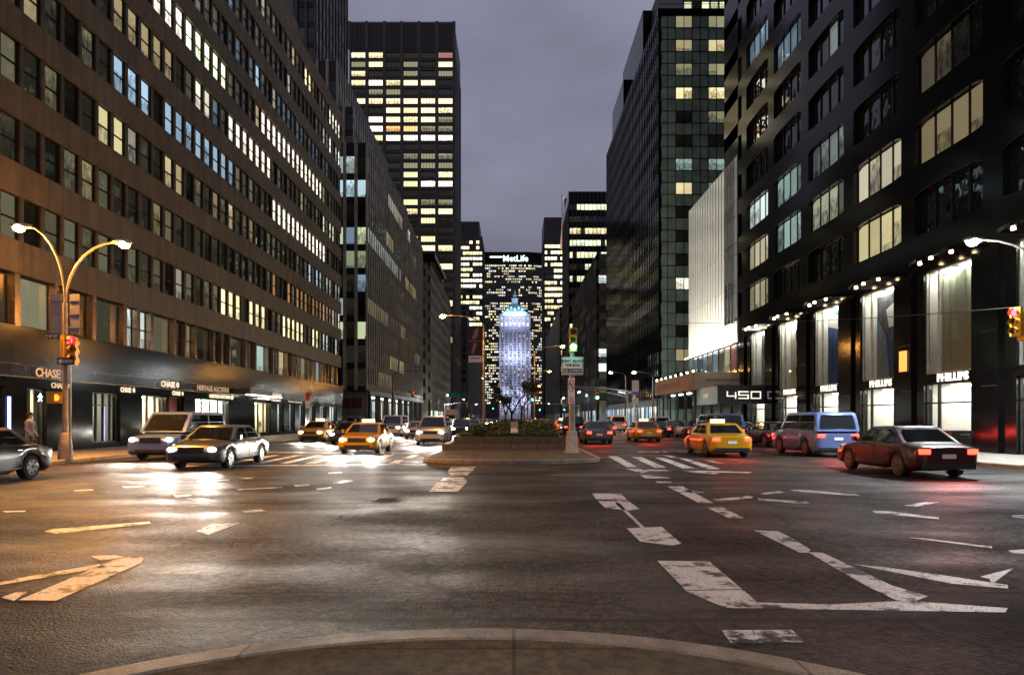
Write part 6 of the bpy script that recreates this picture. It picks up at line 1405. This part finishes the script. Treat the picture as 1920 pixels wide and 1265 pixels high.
# ------------------------------------------------------------ people
def person(label, x, y, z0, rz, coat, legs, h=1.74, stride=.12, hair_='hair'):
    root = thing('person', label, 'person', (x, y, z0), None, world=False, rz=rz)
    k = h / 1.74
    J = [((0, 0, .94), .15), ((0, .0, 1.12), .145), ((0, .01, 1.32), .17), ((0, 0, 1.45), .11), ((0, .0, 1.52), .058), ((0, .015, 1.6), .085), ((0, .02, 1.68), .09), ((0, .01, 1.74), .05),
         ((.1, 0, .88), .1), ((.1, stride, .5), .065), ((.1, stride * .8, .08), .045), ((.1, stride + .12, .04), .04),
         ((-.1, 0, .88), .1), ((-.1, -stride * .6, .5), .065), ((-.1, -stride * 1.4, .1), .045), ((-.1, -stride * 1.2 + .1, .04), .04),
         ((.19, 0, 1.4), .075), ((.25, -.04, 1.12), .052), ((.24, .1, .9), .038), ((.24, .14, .82), .03),
         ((-.19, 0, 1.4), .075), ((-.25, .02, 1.12), .052), ((-.23, .16, .93), .038), ((-.23, .2, .86), .03)]
    E = [(0, 1), (1, 2), (2, 3), (3, 4), (4, 5), (5, 6), (6, 7), (0, 8), (8, 9), (9, 10), (10, 11), (0, 12), (12, 13), (13, 14), (14, 15), (2, 16), (16, 17), (17, 18), (18, 19), (2, 20), (20, 21), (21, 22), (22, 23)]
    for hb in (19, 23):       # fingers and thumb
        bx, by, bz = J[hb][0]
        for f in range(4): J.append(((bx + (f - 1.5) * .004, by + .012 + (f - 1.5) * .017, bz - .06 - .008 * (f in (1, 2))), .008)); E.append((hb, len(J) - 1))
        J.append(((bx * .93, by + .045, bz - .02), .009)); E.append((hb, len(J) - 1))
    me = bpy.data.meshes.new('person'); me.from_pydata([tuple(c * k for c in p) for p, _ in J], E, []); o = bpy.data.objects.new('body', me); C.objects.link(o); o.parent = root
    md = o.modifiers.new('skin', 'SKIN'); md.use_smooth_shade = True; sv = me.skin_vertices[0] if me.skin_vertices else None
    if sv is None:
        bpy.context.view_layer.objects.active = o
    for i, (_, r) in enumerate(J):
        if me.skin_vertices: v = me.skin_vertices[0].data[i]; v.radius = (r * k, r * k * (.78 if i in (0, 1, 2, 3) else 1)); v.use_root = (i == 0)
    s_ = o.modifiers.new('sub', 'SUBSURF'); s_.levels = 1; s_.render_levels = 2
    m = mat('figure_' + label[:12].replace(' ', '_'), (.05, .05, .05), .8); t = m.node_tree; tc = N(t, 'ShaderNodeTexCoord'); sp = N(t, 'ShaderNodeSeparateXYZ'); L(t, tc.outputs['Object'], sp.inputs[0])
    cr = N(t, 'ShaderNodeValToRGB'); cr.color_ramp.interpolation = 'CONSTANT'; dv = N(t, 'ShaderNodeMath', operation='DIVIDE'); dv.inputs[1].default_value = 2 * k; L(t, sp.outputs['Z'], dv.inputs[0]); L(t, dv.outputs[0], cr.inputs[0])
    e = cr.color_ramp.elements; e[0].position = 0; e[0].color = (.01, .01, .01, 1); e[1].position = .045; e[1].color = (*legs, 1)
    for pos, c in ((.425, coat), (.755, (.42, .26, .19))): q = e.new(pos); q.color = (*c, 1)
    L(t, cr.outputs[0], t.nodes['Principled BSDF'].inputs['Base Color']); me.materials.append(m)
    mb = MB()
    rows = [[(a * math.cos(q) * k, (a * .78 * math.sin(q) + .005) * k, z * k) for q in [2 * math.pi * i / 14 for i in range(14)]] for a, z in ((.19, .72), (.175, .95), (.165, 1.1), (.2, 1.3), (.205, 1.4), (.1, 1.5), (.07, 1.53))]
    mb.grid(rows, 0, True)
    for s in (-1, 1): mb.tube([(s * .18 * k, 0, 1.42 * k), (s * .25 * k, (-.04 if s > 0 else .02) * k, 1.12 * k), (s * .24 * k, (.09 if s > 0 else .15) * k, .92 * k)], [.085 * k, .068 * k, .055 * k], 8)
    mb.build('coat', mat('coat_' + label[:10].replace(' ', '_'), coat, .85), root)
    mb = MB(); mb.ball((0, -.0, 1.69 * k), .105 * k, sc=(.95, 1, .9)); mb.ball((0, -.045 * k, 1.62 * k), .09 * k, sc=(1, .8, 1.1)); mb.build('hair', hair_, root)
    mb = MB(); mb.ball((0, .1 * k, 1.63 * k), .016, sc=(.8, 1.2, 1.2))
    mb.build('nose', 'skin', root)
    return root
person('person in a pale coat walking past the lit bank window behind the walk signal', -18.3, 25.9, .15, R(-70), (.3, .27, .3), (.05, .05, .07))
def curve_traffic():
    pass
clean_tags()
